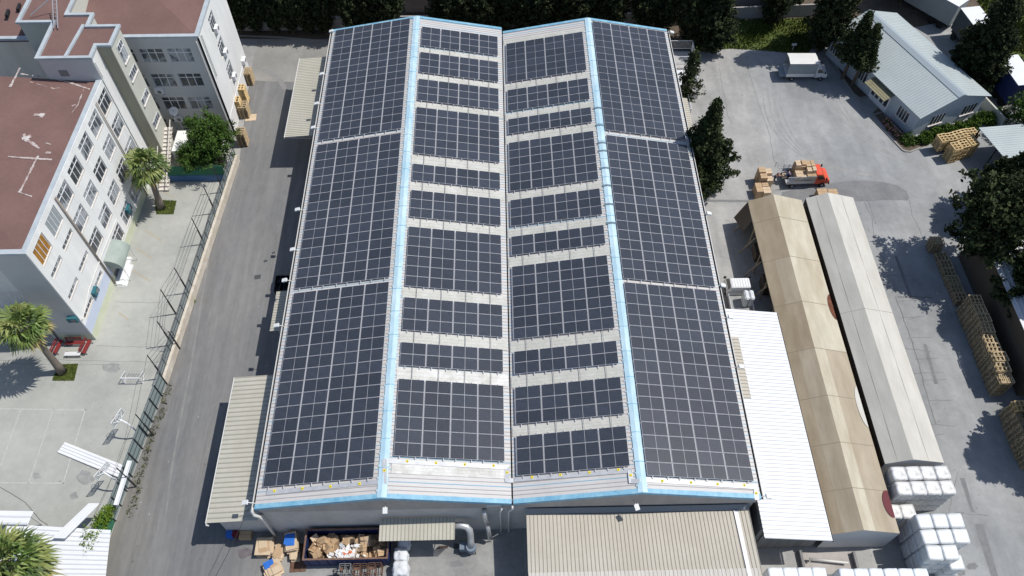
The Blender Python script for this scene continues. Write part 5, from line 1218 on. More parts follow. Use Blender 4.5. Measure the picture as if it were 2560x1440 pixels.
# ---------------------------------------------------------------- vehicles (front = +X local)
def wheel(t,x,y,r,w=.24):
    q=MB(); q.tube([(x,y-w/2,r),(x,y+w/2,r)],r,16); o=q.build('wheel',m_tyre,t,local=True)
    h=MB(); s=1 if y>0 else -1; h.tube([(x,y+s*w/2,r),(x,y+s*(w/2+.02),r)],r*.5,12); h.build('hub',m_hub,o,local=True)
def cab(t,x0,x1,w,zb,zw,zt,m,nose=.7,name='cab'):
    "cab body from x0 (rear) to x1 (front): side profile prism with hood"
    prof=[(x0,zb),(x1-.02,zb),(x1,zb+.35),(x1-.05,zb+.62),(x1-nose,zw),(x1-nose-.55,zt),(x0,zt)]
    q=MB(); b=0; n=len(prof); ins=lambda z: w/2-(.12*(max(0,z-zw)/(zt-zw)))
    for s in (-1,1):
        for x,z in prof: q.v.append(Vector((x,s*ins(z),z)))
    q.f+=[tuple(range(n)),tuple(range(n,2*n))[::-1]]; q.m+=[0,0]
    for i in range(n): j=(i+1)%n; q.f.append((i,n+i,n+j,j)); q.m.append(0)
    o=q.build(name,m,t,local=True)
    bm=bmesh.new(); bm.from_mesh(o.data); bmesh.ops.bevel(bm,geom=bm.edges[:],offset=.05,segments=2,affect='EDGES'); bm.to_mesh(o.data); bm.free()
    g=MB(); a=Vector((x1-nose-.04,0,zw+.04)); c=Vector((x1-nose-.53,0,zt-.06)); nn=Vector((.55,0,.5)).normalized()*.02
    g.add([Vector((a.x,-w/2+.14,a.z))+nn,Vector((a.x,w/2-.14,a.z))+nn,Vector((c.x,w/2-.24,c.z))+nn,Vector((c.x,-w/2+.24,c.z))+nn],[(0,1,2,3)]); g.build('windscreen',m_glass,t,local=True)
    for s in (-1,1):
        g=MB(); y0=s*(w/2+.012); y1=s*(w/2-.10)
        g.add([(x1-nose-.12,y0,zw+.03),(x0+.25,y0,zw+.03),(x0+.25,y1,zt-.12),(x1-nose-.55,y1,zt-.12)],[(0,1,2,3)]); g.build('side_window',m_glass,t,local=True)
        g=MB(); g.box((x1-.03,s*(w/2-.38)-.14,zb+.28),(x1+.03,s*(w/2-.38)+.14,zb+.48)); g.build('headlight',m_lens,t,local=True)
        g=MB(); g.box((x1-nose-.05,s*(w/2+.02),zw+.05),(x1-nose+.07,s*(w/2+.24),zw+.3)); g.build('wing_mirror',m_dk,t,local=True)
    g=MB(); g.box((x1-.02,-w/2+.02,zb-.05),(x1+.1,w/2-.02,zb+.16)); g.build('bumper',m_dk,t,local=True)
    return o
# white truck with a tarpaulin body
p0=G(1967,203); p1=G(2047,203); hd=math.atan2(p1.y-p0.y,p1.x-p0.x)
t=thing('box_truck','white small truck with grey tarpaulin box and lowered tailgate near the lawn','truck',(p0.x-.2,p0.y+1.0,0),hd+.0); t.scale=(.84,.92,.86)
cab(t,4.15,6.0,1.95,.5,1.35,2.1,m_trk,.55)
q=MB(); q.box((-.0,-.45,.5),(4.3,.45,.72)); q.build('chassis',m_dk,t,local=True)
q=MB(); q.box((-.1,-1.05,.75),(4.0,1.05,.9)); q.box((-.1,-1.07,.9),(4.0,-1.03,1.3)); q.box((-.1,1.03,.9),(4.0,1.07,1.3)); q.build('load_bed',m_trk,t,local=True)
q=MB(); q.box((-.08,-1.06,1.3),(4.0,-1.02,3.1)); q.box((-.08,1.02,1.3),(4.0,1.06,3.1)); q.box((3.96,-1.019,.9),(4.0,1.019,3.1)); q.build('tarpaulin_side',m_tarp,t,local=True)
q=MB(); q.sheet((-.1,-1.09,3.12),(4.03,-1.09,3.12),(4.03,0,3.3),(-.1,0,3.3),.03); q.sheet((-.1,0,3.3),(4.03,0,3.3),(4.03,1.09,3.12),(-.1,1.09,3.12),.03); q.build('tarpaulin_roof',m_tarpw,t,local=True)
q=MB(); q.sheet((-1.0,-1.0,.85),(-.12,-1.0,.92),(-.12,1.0,.92),(-1.0,1.0,.85),.06); q.build('tailgate',m_tarp,t,local=True)
for x in (.9,5.1):
    for y in (-.92,.92): wheel(t,x,y,.34)
# red truck with caged bed
p0=G(1962,473); p1=G(2063,466); hd=math.atan2(p1.y-p0.y,p1.x-p0.x)*.4
RT=(p0.x,p0.y+1.05)
t=thing('flatbed_truck','bright red truck with caged bed being loaded with cartons','truck',(RT[0],RT[1],0),hd); red=t; t.scale=(.86,.94,.96)
cab(t,3.6,5.55,1.95,.5,1.3,2.0,m_tred,.62)
q=MB(); q.box((0,-.4,.45),(3.6,.4,.7)); q.build('chassis',m_dk,t,local=True)
q=MB(); q.box((-.1,-1.05,.75),(3.55,1.05,.88)); q.box((-.1,-1.08,.88),(3.55,-1.04,1.25)); q.box((-.1,1.04,.88),(3.55,1.08,1.25)); q.build('load_bed',m_alu,t,local=True)
q=MB()
for s in (-1.06,1.06):
    for z in (1.45,1.65,1.9): q.bar((-.1,s,z),(3.55,s,z),.05)
    for k in range(6): q.bar((-.08+k*.72,s,1.25),(-.08+k*.72,s,1.92),.05)
for z in (1.1,1.5,1.9): q.bar((-.1,1.08,z),(-1.0,1.5,z),.04)
q.bar((-1.0,1.5,1.1),(-1.0,1.5,1.9),.05); q.bar((-.1,1.08,1.1),(-1,1.5,1.9),.03)
q.build('cage_rail',m_alu,t,local=True)
for x in (.8,4.7):
    for y in (-.92,.92): wheel(t,x,y,.36)
XRT=Matrix.Translation((RT[0],RT[1],0))@Matrix.Rotation(hd,4,'Z')@Matrix.Diagonal((.86,.94,.96,1))
pos=0
for k,(x,y,z,w,l,h,lab) in enumerate([
 (1.35,.55,.89,.7,.9,1.4,'tall carton at the back far side of the red truck load'),(1.3,-.45,.89,.6,1.0,.95,'lower carton at the near back side of the red truck load'),
 (2.0,.55,.89,.58,.9,1.45,'carton behind the first on the far side of the red truck load'),(2.0,-.45,.89,.7,1.0,.9,'lower carton on the near side in the middle of the red truck load'),
 (2.7,.55,.89,.6,.9,1.5,'far carton next to the cab half of the red truck load'),(2.65,-.3,.89,.58,.62,1.45,'upper near carton jutting over the side of the red truck load'),
 (3.25,.55,.89,.45,.9,1.55,'far carton right behind the red cab'),(3.25,-.3,.89,.45,.62,1.55,'middle carton right behind the red cab'),(2.95,-.82,.89,1.15,.36,1.05,'long low carton along the near cage rail of the red truck'),(1.35,.55,2.3,.62,.8,.3,'flat carton on top of the load at its back corner'),(2.05,.6,2.35,.5,.75,.3,'flat carton on top of the far middle of the load')]):
    w0=XRT@Vector((x,y,z+.003)); carton('carton',w0.x,w0.y,w0.z,(w*.86,l*.94,h),(0,0,hd),m_card2 if k%2 else m_card,lab,'cartons on the red truck')
def cluster(u,v,specs,where):
    p=G(u,v)
    for k,(x,y,z,w,l,h) in enumerate(specs):
        carton('carton',p.x+x,p.y+y,z+.002,(w,l,h),(0,0,.02),m_card2 if k%2 else m_card,f'{["large","middle","small","upper","corner","end"][k%6]} carton of the pile {where}','carton piles in the yard')
cluster(1906,461,[(-.4,.5,0,.75,.75,1.9),(.4,.55,0,.7,.7,1.6),(-.3,-.25,0,.75,.7,1.7),(.45,-.2,0,.7,.7,1.2)],'waiting behind the red truck')
cluster(1903,492,[(-.45,.35,0,.7,1.3,1.2),(.35,.0,0,.8,.9,1.15),(.3,.75,0,.7,.5,1.2)],'at the far end of the brown tent')
cluster(2062,494,[(-.55,0,0,1.1,.9,1.0)],'peeking over the beige tent end, left one'); cluster(2087,494,[(-.5,0,0,1.0,.9,.95)],'peeking over the beige tent end, right one')
# flatbed with white tank
t=thing('flatbed_truck','white flatbed truck with white tanks parked between warehouse and brown tent','truck',(23.6,40.0,0),rad(90)); t.scale=(1.0,1.08,1.05)
cab(t,5.05,6.95,2.0,.5,1.4,2.15,m_trk,.22)
q=MB()
for k in range(7): q.box((5.12,-.78+k*.24,2.15),(6.1,-.70+k*.24,2.18))
q.build('roof_rib',m_trk,t,local=True)
q=MB(); q.box((0,-.42,.45),(5.3,.42,.7)); q.build('chassis',m_dk,t,local=True)
q=MB(); q.box((-.1,-1.0,.75),(5.2,1.0,.88)); q.build('load_bed',M('worn_bed_grey',(.27,.275,.27),.8,(.34,.34,.33),2),t,local=True)
q=MB()
for s in (-1,1): q.box((-.1,s*1.02-.03,.881),(5.2,s*1.02+.03,1.3))
q.box((5.0,-.98,.881),(5.06,.98,1.5)); q.build('side_panel',m_alu,t,local=True)
for x in (.9,5.9):
    for y in (-.88,.88): wheel(t,x,y,.36)
X=Matrix.Translation((23.6,40.0,0))@Matrix.Rotation(rad(90),4,'Z')
for i,yy in enumerate((-.25,-.75)):
    bm=bmesh.new(); bmesh.ops.create_cube(bm,size=1); bmesh.ops.scale(bm,vec=(1.1,.44,1.5),verts=bm.verts); bmesh.ops.bevel(bm,geom=bm.edges[:],offset=.09,segments=3,affect='EDGES'); me=bpy.data.meshes.new('liquid_tank'); bm.to_mesh(me); bm.free(); me.materials.append(m_bale); me.polygons.foreach_set('use_smooth',[False]*len(me.polygons))
    o=bpy.data.objects.new('liquid_tank',me); COL.objects.link(o); w=X@Vector((4.1,yy-.08,1.7)); o.location=w; o.rotation_euler=(0,0,rad(90)); tag(o,['white slab tank on the flatbed, nearer the middle','white slab tank on the flatbed, nearer the brown tent'][i],'tank')
# trailers top right
hd=math.atan2(79.7-86.3,63.58-58.44)
def trailer(pa,pb,label,grey,w=2.5,z=4.0,first=False):
    a=Vector((pa.x,pa.y,0));b=Vector((pb.x,pb.y,0));d=(b-a); L=d.length; an=math.atan2(d.y,d.x)
    t=thing('semi_trailer',label,'trailer',(a.x,a.y,0),an,'trailers behind the house'); q=MB()
    q.box((0,0,1.1),(L,w,z)); q.build('box_body',grey,t,local=True)
    q=MB(); q.box((-.03,-.03,z+.003),(L+.03,w+.03,z+.06)); q.build('roof',m_white,t,local=True)
    q=MB(); q.box((.2,.2,.6),(L-.2,w-.2,1.09)); 
    q.build('chassis',m_dk,t,local=True)
    for x in (L-1.2,L-2.5,1.0):
        for y in (.25,w-.25): wheel(t,x,y,.48,.3)
    return t
g1=G(2397,17,4); trailer(g1-Vector((7.8,-10,0)),g1,'grey sided semi trailer farthest up behind the house, cut by the top edge',m_tarp)
g2=G(2402,21,4); g3=G(2478,122,4); trailer(g2,g3,'dark sided white topped trailer half hidden by the tall dark tree',M('dark_trailer_side',(.06,.075,.085),.6))
g4=G(2507,160,4); g5=G(2546,214,4); trailer(G(2480,120,4)+(g4-G(2480,120,4))*.55,g5,'white topped trailer nearest the right edge by the flowering bush',m_nav)
# dim vehicle parked under the open shed
p=G(2512,432); q=MB()
t=thing('parked_car','pale car half hidden in the shade under the open shed','car',(p.x,p.y,0),rad(-40))
cab(t,-1.2,2.1,1.7,.35,.85,1.4,m_schsh,.9,'car_body')
for x in (-.8,1.5):
    for y in (-.75,.75): wheel(t,x,y,.31,.2)
# ---------------------------------------------------------------- long fence along the lane
FP=[(-29.95,65.4),(-31.85,36.7),(-33.3,23.6),(-34.1,15)]
q=MB(); a=Vector((*FP[0],0));b=Vector((*FP[1],0)); q.bar(a+Vector((0,0,.5)),b+Vector((0,0,.5)),.32,1.0); w_=tag(q.build('boundary_wall',m_cap),'low cream wall between schoolyard and lane','wall')
t=thing('mesh_fence','dark post and grey mesh fence on top of the cream lane wall','fence',(-31,50,0)); q=MB(); d=(b-a).normalized(); n=int((b-a).length/1.45)
off=Vector((-.1,0,0))
for k in range(n+1): p=a+d*(k*(b-a).length/n)+off; q.bar(p+Vector((0,0,1.0)),p+Vector((0,0,2.1)),.06)
for z in (1.1,1.6,2.08): q.bar(a+off+Vector((0,0,z)),b+off+Vector((0,0,z)),.04)
q.build('post_frame',m_post,t)
mm=bpy.data.materials.new('wire_mesh'); mm.use_nodes=True; nt=mm.node_tree; pb=nt.nodes['Principled BSDF']; pb.inputs['Base Color'].default_value=(.24,.30,.31,1); pb.inputs['Roughness'].default_value=.7
tcn=nt.nodes.new('ShaderNodeTexCoord'); bk=nt.nodes.new('ShaderNodeTexChecker'); bk.inputs['Scale'].default_value=40; nt.links.new(tcn.outputs['Object'],bk.inputs[0]); mr=nt.nodes.new('ShaderNodeMapRange'); mr.inputs['To Min'].default_value=.12; mr.inputs['To Max'].default_value=.45; nt.links.new(bk.outputs['Fac'],mr.inputs['Value']); nt.links.new(mr.outputs[0],pb.inputs['Alpha'])
q=MB(); q.bar(a+off+Vector((0,0,1.55)),b+off+Vector((0,0,1.55)),.006,1.0); q.build('mesh_panel',mm,t)
t=thing('sheet_fence','teal grey corrugated sheet fence along the lower schoolyard edge','fence',(-32.5,30,0)); 
c=Vector((*FP[2],0)); e=Vector((*FP[3],0)); q=MB()
for s,f in ((b,c),):
    dd=(f-s).normalized(); nn=Vector((-dd.y,dd.x,0))*.08
    q.corr(s+Vector((0,0,.05)),f+Vector((0,0,.05)),f+Vector((0,0,2.1)),s+Vector((0,0,2.1)),.5,.03,.3,0,.02)
q.build('sheet_panel',m_fence,t)
q=MB(); L=(c-b).length; dd=(c-b).normalized(); n=10
for k in range(n+1):
    p=b+dd*(L*k/n)+Vector((.09,0,0)); q.bar(p,p+Vector((0,0,2.2)),.07)
for z in (.5,1.2,1.9): q.bar(b+Vector((.06,0,z)),c+Vector((.06,0,z)),.04)
q.build('post_frame',m_post,t)
q=MB(); q.bar(c+Vector((0,0,1.1)),e+Vector((0,0,1.1)),.05,2.2); tag(q.build('green_screen_fence',m_gfence),'green screened fence under the vine at the bottom left','fence')
# ball stop poles and wires
t=thing('ball_stop_net','tall thin poles and wires of the ball stop net along the schoolyard edge','net',(-31.9,45,0)); tops=[]
PPX=[((472,732),(435,673)),((440,785),(405,735)),((450,872),(433,835)),((512,610),(472,553)),((540,533),(500,480)),((560,480),(525,425)),((432,862),(393,810)),((410,945),(370,890)),((384,1088),(330,1024)),((341,1217),(284,1168)),((272,1319),(243,1297))]
for i,(bp,tp) in enumerate(PPX):
    g=G(*bp); h=4.3 if i not in (2,) else 3.2
    if i==10: h=3.0
    q=MB(); q.bar((g.x,g.y,0),(g.x,g.y,h),.07); q.bar((g.x,g.y,.0),(g.x,g.y,2.4),.12); q.build('pole',m_post,t); tops.append((g.y,Vector((g.x,g.y,h))))
tops.sort(key=lambda s:s[0]); tl=[s[1] for s in tops]
q=MB()
for h in (1,.85,.7,.58):
    for p,r in zip(tl,tl[1:]):
        if h<1 and p.y<33: continue
        q.bar(Vector((p.x,p.y,p.z*h)),Vector((r.x,r.y,r.z*h)),.018)
q.build('wire',m_wire,t)
# basketball hoops
def hoop(bu,bv,cu,cv,label):
    b_=G(bu,bv); c_=G(cu,cv,3.0); t=thing('basketball_hoop',label,'basketball hoop',(b_.x,b_.y,0),0,'basketball hoops in the schoolyard')
    q=MB(); d=Vector((c_.x-b_.x,c_.y-b_.y,0)).normalized(); top=Vector((b_.x,b_.y,2.6))
    q.tube([(b_.x,b_.y,0),(b_.x,b_.y,2.0),b_+d*.3+Vector((0,0,2.7)),b_+d*.8+Vector((0,0,3.0)),Vector((c_.x,c_.y,3.0))-d*.1],.07,7)
    n=Vector((-d.y,d.x,0))
    q.bar(b_+d*.7+Vector((0,0,2.9)),Vector((c_.x,c_.y,3.4))+n*.6,.04); q.bar(b_+d*.7+Vector((0,0,2.9)),Vector((c_.x,c_.y,3.4))-n*.6,.04)
    q.build('post',m_wht,t)
    q=MB(); w=.75; h0,h1=2.8,3.65
    for s,e in (((-w,h0),(w,h0)),((w,h0),(w,h1)),((w,h1),(-w,h1)),((-w,h1),(-w,h0)),((-.28,3.0),(.28,3.0)),((-.28,3.45),(.28,3.45)),((-.28,3.0),(-.28,3.45)),((.28,3.0),(.28,3.45)),((0,h0),(0,h1))):
        q.bar(Vector((c_.x,c_.y,0))+n*s[0]+Vector((0,0,s[1])),Vector((c_.x,c_.y,0))+n*e[0]+Vector((0,0,e[1])),.05)
    q.build('backboard_frame',m_wht,t)
    q=MB(); q.bar(Vector((c_.x,c_.y,3.22))-n*.73,Vector((c_.x,c_.y,3.22))+n*.73,.01,.82); q.build('backboard',mm,t)
    q=MB(); cc=Vector((c_.x,c_.y,2.95))+d*.35; q.tube([cc+d*(.22*math.cos(a))+n*(.22*math.sin(a)) for a in [2*math.pi*k/12 for k in range(13)]],.018,5,cap=False); q.build('rim',m_bench,t)
hoop(353,1092,297,1048,'white basketball hoop on the schoolyard, farther from the camera')
hoop(312,1222,258,1180,'white basketball hoop above the sheet lying on the court')
# goals
def goal(P,h,label):
    t=thing('goal',label,'goal',tuple(P[0][:2])+(0,),0,'small goals in the schoolyard'); a,b_,c_,d_=P; up=Vector((0,0,h)); q=MB()
    for p in (a,b_): q.bar(p,p+up,.08)
    q.bar(a+up,b_+up,.08); q.bar(a,d_,.05); q.bar(b_,c_,.05); q.bar(d_,c_,.05); q.bar(a+up,d_+up*.3,.05); q.bar(b_+up,c_+up*.3,.05); q.bar(d_,d_+up*.3,.05); q.bar(c_,c_+up*.3,.05); q.build('frame',m_wht,t)
    q=MB()
    for k in range(8):
        f=k/7; q.bar((a+up).lerp(b_+up,f),(d_+up*.3).lerp(c_+up*.3,f),.015)
    for k in range(1,5): f=k/5; q.bar((a+up).lerp(d_+up*.3,f),(b_+up).lerp(c_+up*.3,f),.015)
    q.build('net',m_strap,t)
A_=G(312,958);B_=G(357,958); goal((A_,B_,B_+Vector((-.15,1.1,0)),A_+Vector((-.15,1.1,0))),1.0,'small white goal on the yard below the grass square')
A_=G(480,437);B_=G(517,434); goal((A_,B_,B_+Vector((0,1.1,0)),A_+Vector((0,1.1,0))),2.0,'white goal in front of the blue wall under the leafy tree')
# benches
def bench(u,v,L,rz_,m,label,back=True):
    p=G(u,v); t=thing('bench',label,'bench',(p.x,p.y,0),rz_,'benches by the school gable'); q=MB()
    for k in range(3): q.box((-L/2,-.2+k*.14,.42),(L/2,-.09+k*.14,.46))
    q.build('seat',m,t,local=True)
    if back:
        q=MB()
        for k in range(2): q.box((-L/2,.24+.03*k,.6+k*.2),(L/2,.27+.03*k,.74+k*.2))
        q.build('backrest',m,t,local=True)
    q=MB()
    for x in (-L/2+.12,L/2-.12): q.bar((x,-.18,0),(x,-.12,.42),.05); q.bar((x,.25,0),(x,.28,.9 if back else .42),.05)
    q.build('leg_frame',m_dk,t,local=True)
bench(189,862,1.6,0,m_bench,'red bench with backrest against the shaded school gable')
bench(150,872,1.5,rad(80),m_bench,'red bench left of the gable bench, seen end on')
bench(221,872,1.5,rad(80),m_bench,'red bench right of the gable bench, near the wing corner')
bench(186,890,1.5,0,m_wht,'white backless bench facing the gable bench',False)
# parking label cards on poles etc: small lawn sign
p=G(1980,128); q=MB(); q.bar((p.x,p.y,0),(p.x,p.y,.9),.05); q.box((p.x-.3,p.y-.03,.9),(p.x+.3,p.y+.03,1.2)); tag(q.build('lawn_sign',m_wht),'small white sign at the near edge of the lawn','sign')
# overhead cable
q=MB(); a=G(622,1270,5.6); e=G(505,1500,7.5); q.tube([a.lerp(e,k/8)-Vector((0,0,.35*math.sin(math.pi*k/8))) for k in range(9)],.018,5); tag(q.build('overhead_cable',m_wire),'dark overhead cable running from the downpipe corner over the lane','cable')
q=MB(); P=[G(u,v,.03) for u,v in ((-5,1215),(30,1235),(62,1255),(80,1275),(100,1300),(120,1313))]; q.tube(P,.015,5); tag(q.build('ground_hose',m_post),'thin dark hose lying on the schoolyard near the white roofs','hose')
# ---------------------------------------------------------------- trees
def leafq(b,p,s,mi=0,up=.3):
    n=Vector((R.gauss(0,1),R.gauss(0,1),R.gauss(0,1)+up)).normalized(); a=n.orthogonal().normalized(); c=n.cross(a); t=R.uniform(0,6.28)
    u=(a*math.cos(t)+c*math.sin(t))*s; v=(c*math.cos(t)-a*math.sin(t))*s*.55
    b.v+=[p-u,p+v,p+u,p-v]; k=len(b.v)-4; b.f.append((k,k+1,k+2,k+3)); b.m.append(mi)
def clump(b,c,r,n,s,mi=0):
    for _ in range(n):
        d=Vector((R.gauss(0,.5),R.gauss(0,.5),R.gauss(0,.45)))*r; leafq(b,c+d,s*R.uniform(.7,1.3),mi)
def conifer(H,Rm,seed,m,z0=.06,pw=.75,nb=150,name='crown',leaf=.16,wob=.25,dens=24,narrow=False):
    "returns (trunk mesh, crown mesh) with the base at 0"
    R.seed(seed); b=MB(); tr=MB()
    tr.tube([(0,0,0),(.05,.02,H*.4),(0,0,H*.92)],[.035*H*.5+.08,.02*H*.5+.05,.02],8)
    for i in range(nb):
        f=(i+R.random())/nb; z=H*(z0+(1-z0)*f**.95)
        prof=(1-f)**pw*(min(1,(f+.06)*6)) if not narrow else (1-f**2.2)*min(1,(f+.08)*5)
        a=i*2.399+R.uniform(-.3,.3); rr=Rm*prof*(1+wob*noise.noise(Vector((math.cos(a)*1.2+seed,math.sin(a)*1.2,z*.45)))*2+R.uniform(-wob,wob)*.6)+.08
        L=rr; tip=Vector((math.cos(a)*L,math.sin(a)*L,z+(.25*L if not narrow else .9*L)))
        base=Vector((0,0,z-.1*L))
        if L>.6: tr.bar(base,base.lerp(tip,.7),.05)
        steps=max(2,int(L/.32))
        for k in range(steps):
            t=(k+1)/steps
            if t<.35 and L>1.2: continue
            p=base.lerp(tip,t)+Vector((R.uniform(-.1,.1),R.uniform(-.1,.1),R.uniform(-.1,.1)))
            clump(b,p,.34*(1.15-.45*t)+.06,max(5,int(dens*(1.1-.4*t))),leaf,0)
    clump(b,Vector((0,0,H*.97)),.16,14,leaf*.8); clump(b,Vector((0,0,H*.9)),.25,18,leaf)
    return tr.mesh('trunk',m_bark),b.mesh(name,m)
def round_tree(H,Rc,zc,seed,m,nc=260,leaf=.17,sq=.85,dens=26):
    R.seed(seed); b=MB(); tr=MB()
    tr.tube([(0,0,0),(.1,.05,zc*.5),(0,.1,zc*.9)],[.26,.2,.12],8)
    for i in range(7):
        a=i*.9+R.random(); tr.tube([(0,.05,zc*.55),(math.cos(a)*Rc*.4,math.sin(a)*Rc*.4,zc*.85),(math.cos(a)*Rc*.75,math.sin(a)*Rc*.75,zc+R.uniform(-.2,.5)*Rc)],[.1,.06,.02],5)
    for i in range(nc):
        d=Vector((R.gauss(0,1),R.gauss(0,1),R.gauss(0,1))).normalized(); k=R.random()**.38
        lob=1+.38*noise.noise(d*1.7+Vector((seed*3,0,0)))+.42*noise.noise(d*4.2+Vector((0,seed,0)))
        p=Vector((d.x*Rc*lob*k,d.y*Rc*lob*k,zc+d.z*Rc*sq*lob*k)); 
        if p.z<zc*.35: continue
        clump(b,p,.42,dens,leaf)
    return tr.mesh('trunk',m_bark),b.mesh('crown',m)
def plant(name,label,cat,meshes,x,y,sc=(1,1,1),rz_=0,group=None,z=0):
    t=thing(name,label,cat,(x,y,z),rz_,group); t.scale=sc
    for nm,me in zip(('trunk','crown'),meshes):
        o=bpy.data.objects.new(nm,me); COL.objects.link(o); o.parent=t
    return t
KC=[conifer(10,1.75,11+i,m_con2,.03,.7,190,leaf=.17,dens=20,narrow=True) for i in range(3)]
KA=conifer(12.3,3.75,31,m_con,.03,1.2,360,leaf=.18,wob=.33,dens=26)
KE=conifer(10,1.9,33,m_con,.3,1.0,190,leaf=.17,wob=.4,dens=24)
KB=conifer(8,1.35,37,m_con,.12,.8,90,leaf=.15,wob=.55,dens=20)
KD=conifer(12,2.3,41,m_con2,.05,.6,260,leaf=.19,wob=.35,dens=22)
KR=[round_tree(11,3.6,6.6,51+i,m_con,500,leaf=.2,sq=1.05,dens=30) for i in range(2)]
KW=conifer(13,3.8,61,m_con,.12,.7,400,leaf=.24,wob=.4,dens=28)
# big cypress right of the warehouse and thin one
plant('cypress_tree','big dark cypress with a pointed top leaning over the right warehouse eave','tree',KA,21.7,60.6,(.95,1.0,1.0),.4)
plant('cypress_tree','thin ragged young cypress beside the white railed landing','tree',KB,22.2,73.4,(1.05,1.05,1.0),1.1)
# hedge row of cypresses at the back
xs=[-33.5,-31.2,-28.9,-26.7,-24.4,-22.3,-18.6,-16.3,-13.9,-6.6,-4.2,-1.9,.5,2.8,5.2,7.6,10.0,12.4,14.8,18.8,21.3,24.2,26.6]
for i,x in enumerate(xs):
    y=87.6-.02*x+R.uniform(-.3,.3) if x<22 else 84.6+R.uniform(-.4,.4)
    H=R.uniform(.95,1.2); w='of the row behind the lane end' if x<-20 else ('of the row behind the left roof' if x<-1 else ('of the row behind the right roof' if x<20 else 'of the clump beyond the far right warehouse corner'))
    grp=[v for v in xs if (v<-20)==(x<-20) and (-20<=v<-1)==(-20<=x<-1) and (-1<=v<20)==(-1<=x<20)]
    plant('cypress_tree',f'dark cypress, {ORD[grp.index(x)]} from the left {w}','tree',KC[i%3],x,y,(H,H,R.uniform(.95,1.25)),R.uniform(0,6),'cypress row behind the warehouse')
for (u,v,k,sx,sz,lab) in ((1775,125,KD,1.1,.85,'broad dark evergreen at the near corner of the lawn beside the warehouse'),(1925,62,KC[1],1.0,.9,'dark cypress behind the middle of the lawn'),(2044,128,KD,1.08,1.5,'very tall dense cypress left of the house, reaching the top edge'),(2066,100,KC[0],1.1,1.2,'tall dark cypress hugging the far end of the house'),
  (2106,196,KE,.95,.95,'dark twin topped cypress in front of the house wall, left one'),(2130,212,KE,.85,.88,'dark twin topped cypress in front of the house wall, right one'),
  (2408,205,KD,1.1,1.05,'tall black-green cypress rising between house and trailers'),(2392,190,KC[1],.9,.7,'dark bushy evergreen touching the far roof edge of the house'),(2440,225,KD,.85,.75,'wide dark evergreen behind the house gable'),(2250,12,KR[0],.75,.8,'dark tree crown over the far roof corner of the house'),(1965,18,KD,1.0,1.0,'dark tree beyond the pale boundary wall at the top edge')):
    p=G(u,v); plant('evergreen_tree' if k in KR else 'cypress_tree',lab,'tree',k,p.x,p.y,(sx,sx,sz),R.uniform(0,6))
# big trees over the right pallet row
for (x,y,k,s,lab) in ((48.3,48.8,0,1.16,'largest dark spreading tree over the pallet row at the right'),(51.2,42.0,2,1.0,'second dark spreading tree along the right pallet row'),(51.6,36.2,2,.85,'dark tree behind the tall pallet stacks'),(49.4,28.6,2,1.0,'dark tree shading the nearest pallet group at the right edge'),(53.2,55.2,2,.8,'dark tree at the near end of the open shed'),(53.5,32.0,2,.9,'dark tree beyond the gap in the right pallet row'),(51.3,20.6,2,.9,'dark tree mostly beyond the lower right edge')):
    plant('evergreen_tree',lab,'tree',(KR+[KW])[k],x,y,(s,s,s),R.uniform(0,6),'large evergreens at the right')
# flowering bush and hedges
def shrub(rx,ry,h,seed,m,n,leaf=.1,m2=None,n2=0):
    R.seed(seed); b=MB()
    for i in range(n):
        d=Vector((R.gauss(0,1),R.gauss(0,1),abs(R.gauss(0,1)))).normalized(); k=R.random()**.4; p=Vector((d.x*rx*k,d.y*ry*k,d.z*h*k)); clump(b,p,.18,14,leaf)
    for i in range(n2):
        d=Vector((R.gauss(0,1),R.gauss(0,1),abs(R.gauss(0,1)))).normalized(); p=Vector((d.x*rx*1.05,d.y*ry*1.05,d.z*h*1.08)); clump(b,p,.1,6,.07,1)
    t=MB(); t.tube([(0,0,0),(0,0,h*.6)],[.05,.02],5)
    return t.mesh('stem',m_bark),b.mesh('foliage',[m,m2 or m])
def bush(name,lab,cat,me,x,y,rz_=0,group=None,sc=(1,1,1)):
    t=thing(name,lab,cat,(x,y,0),rz_,group); t.scale=sc
    for nm,q in zip(('stem','foliage'),me): o=bpy.data.objects.new(nm,q); COL.objects.link(o); o.parent=t
    return t
hx=shrub(1.3,.8,1.2,3,m_bush,150)
for i in range(7):
    f=i/6; p=G(2308+185*f,352-58*f); bush('hedge_bush',f'green hedge bush, {ORD[i]} from the left, below the house gable','bush',hx,p.x,p.y,.3+i,'hedge along the house gable',(1,1,1.1))
hs_=shrub(1.0,1.0,1.0,5,m_leaf,80)
p=G(2268,352); bush('hedge_bush','round dark green shrub at the house corner inside the white kerb','bush',hs_,p.x,p.y)
pf=shrub(.5,.5,.7,8,m_leaf,22,m2=m_flw,n2=26)
for i,(u,v) in enumerate(((2217,308),(2238,335),(2247,344),(2222,322))):
    p=G(u,v); bush('rose_bush',f'small pink flowering bush, {ORD[i]} planted in the dark bed at the house corner','bush',pf,p.x,p.y,i,'pink flowering bushes')
pw=shrub(1.1,1.1,1.6,9,m_leaf,50,m2=m_flww,n2=120)
p=G(2512,296); bush('flowering_bush','white blossoming bush behind the low wall at the right edge','bush',pw,p.x,p.y)
p=G(2532,262); bush('flowering_bush','second white blossoming bush below the last trailer','bush',pw,p.x,p.y,2)
gl_=round_tree(5,2.2,2.6,77,m_leaf,170,leaf=.15)
p=G(2562,330); plant('broadleaf_tree','dark green leafy tree at the right edge above the open shed','tree',gl_,p.x,p.y,(1.3,1.3,1.2))
a=G(2448,262);b=G(2500,318); q=MB(); q.bar(a+Vector((0,0,.7)),b+Vector((0,0,.7)),.2,1.4); tag(q.build('garden_wall',m_schb),'low pale garden wall right of the house gable','wall')
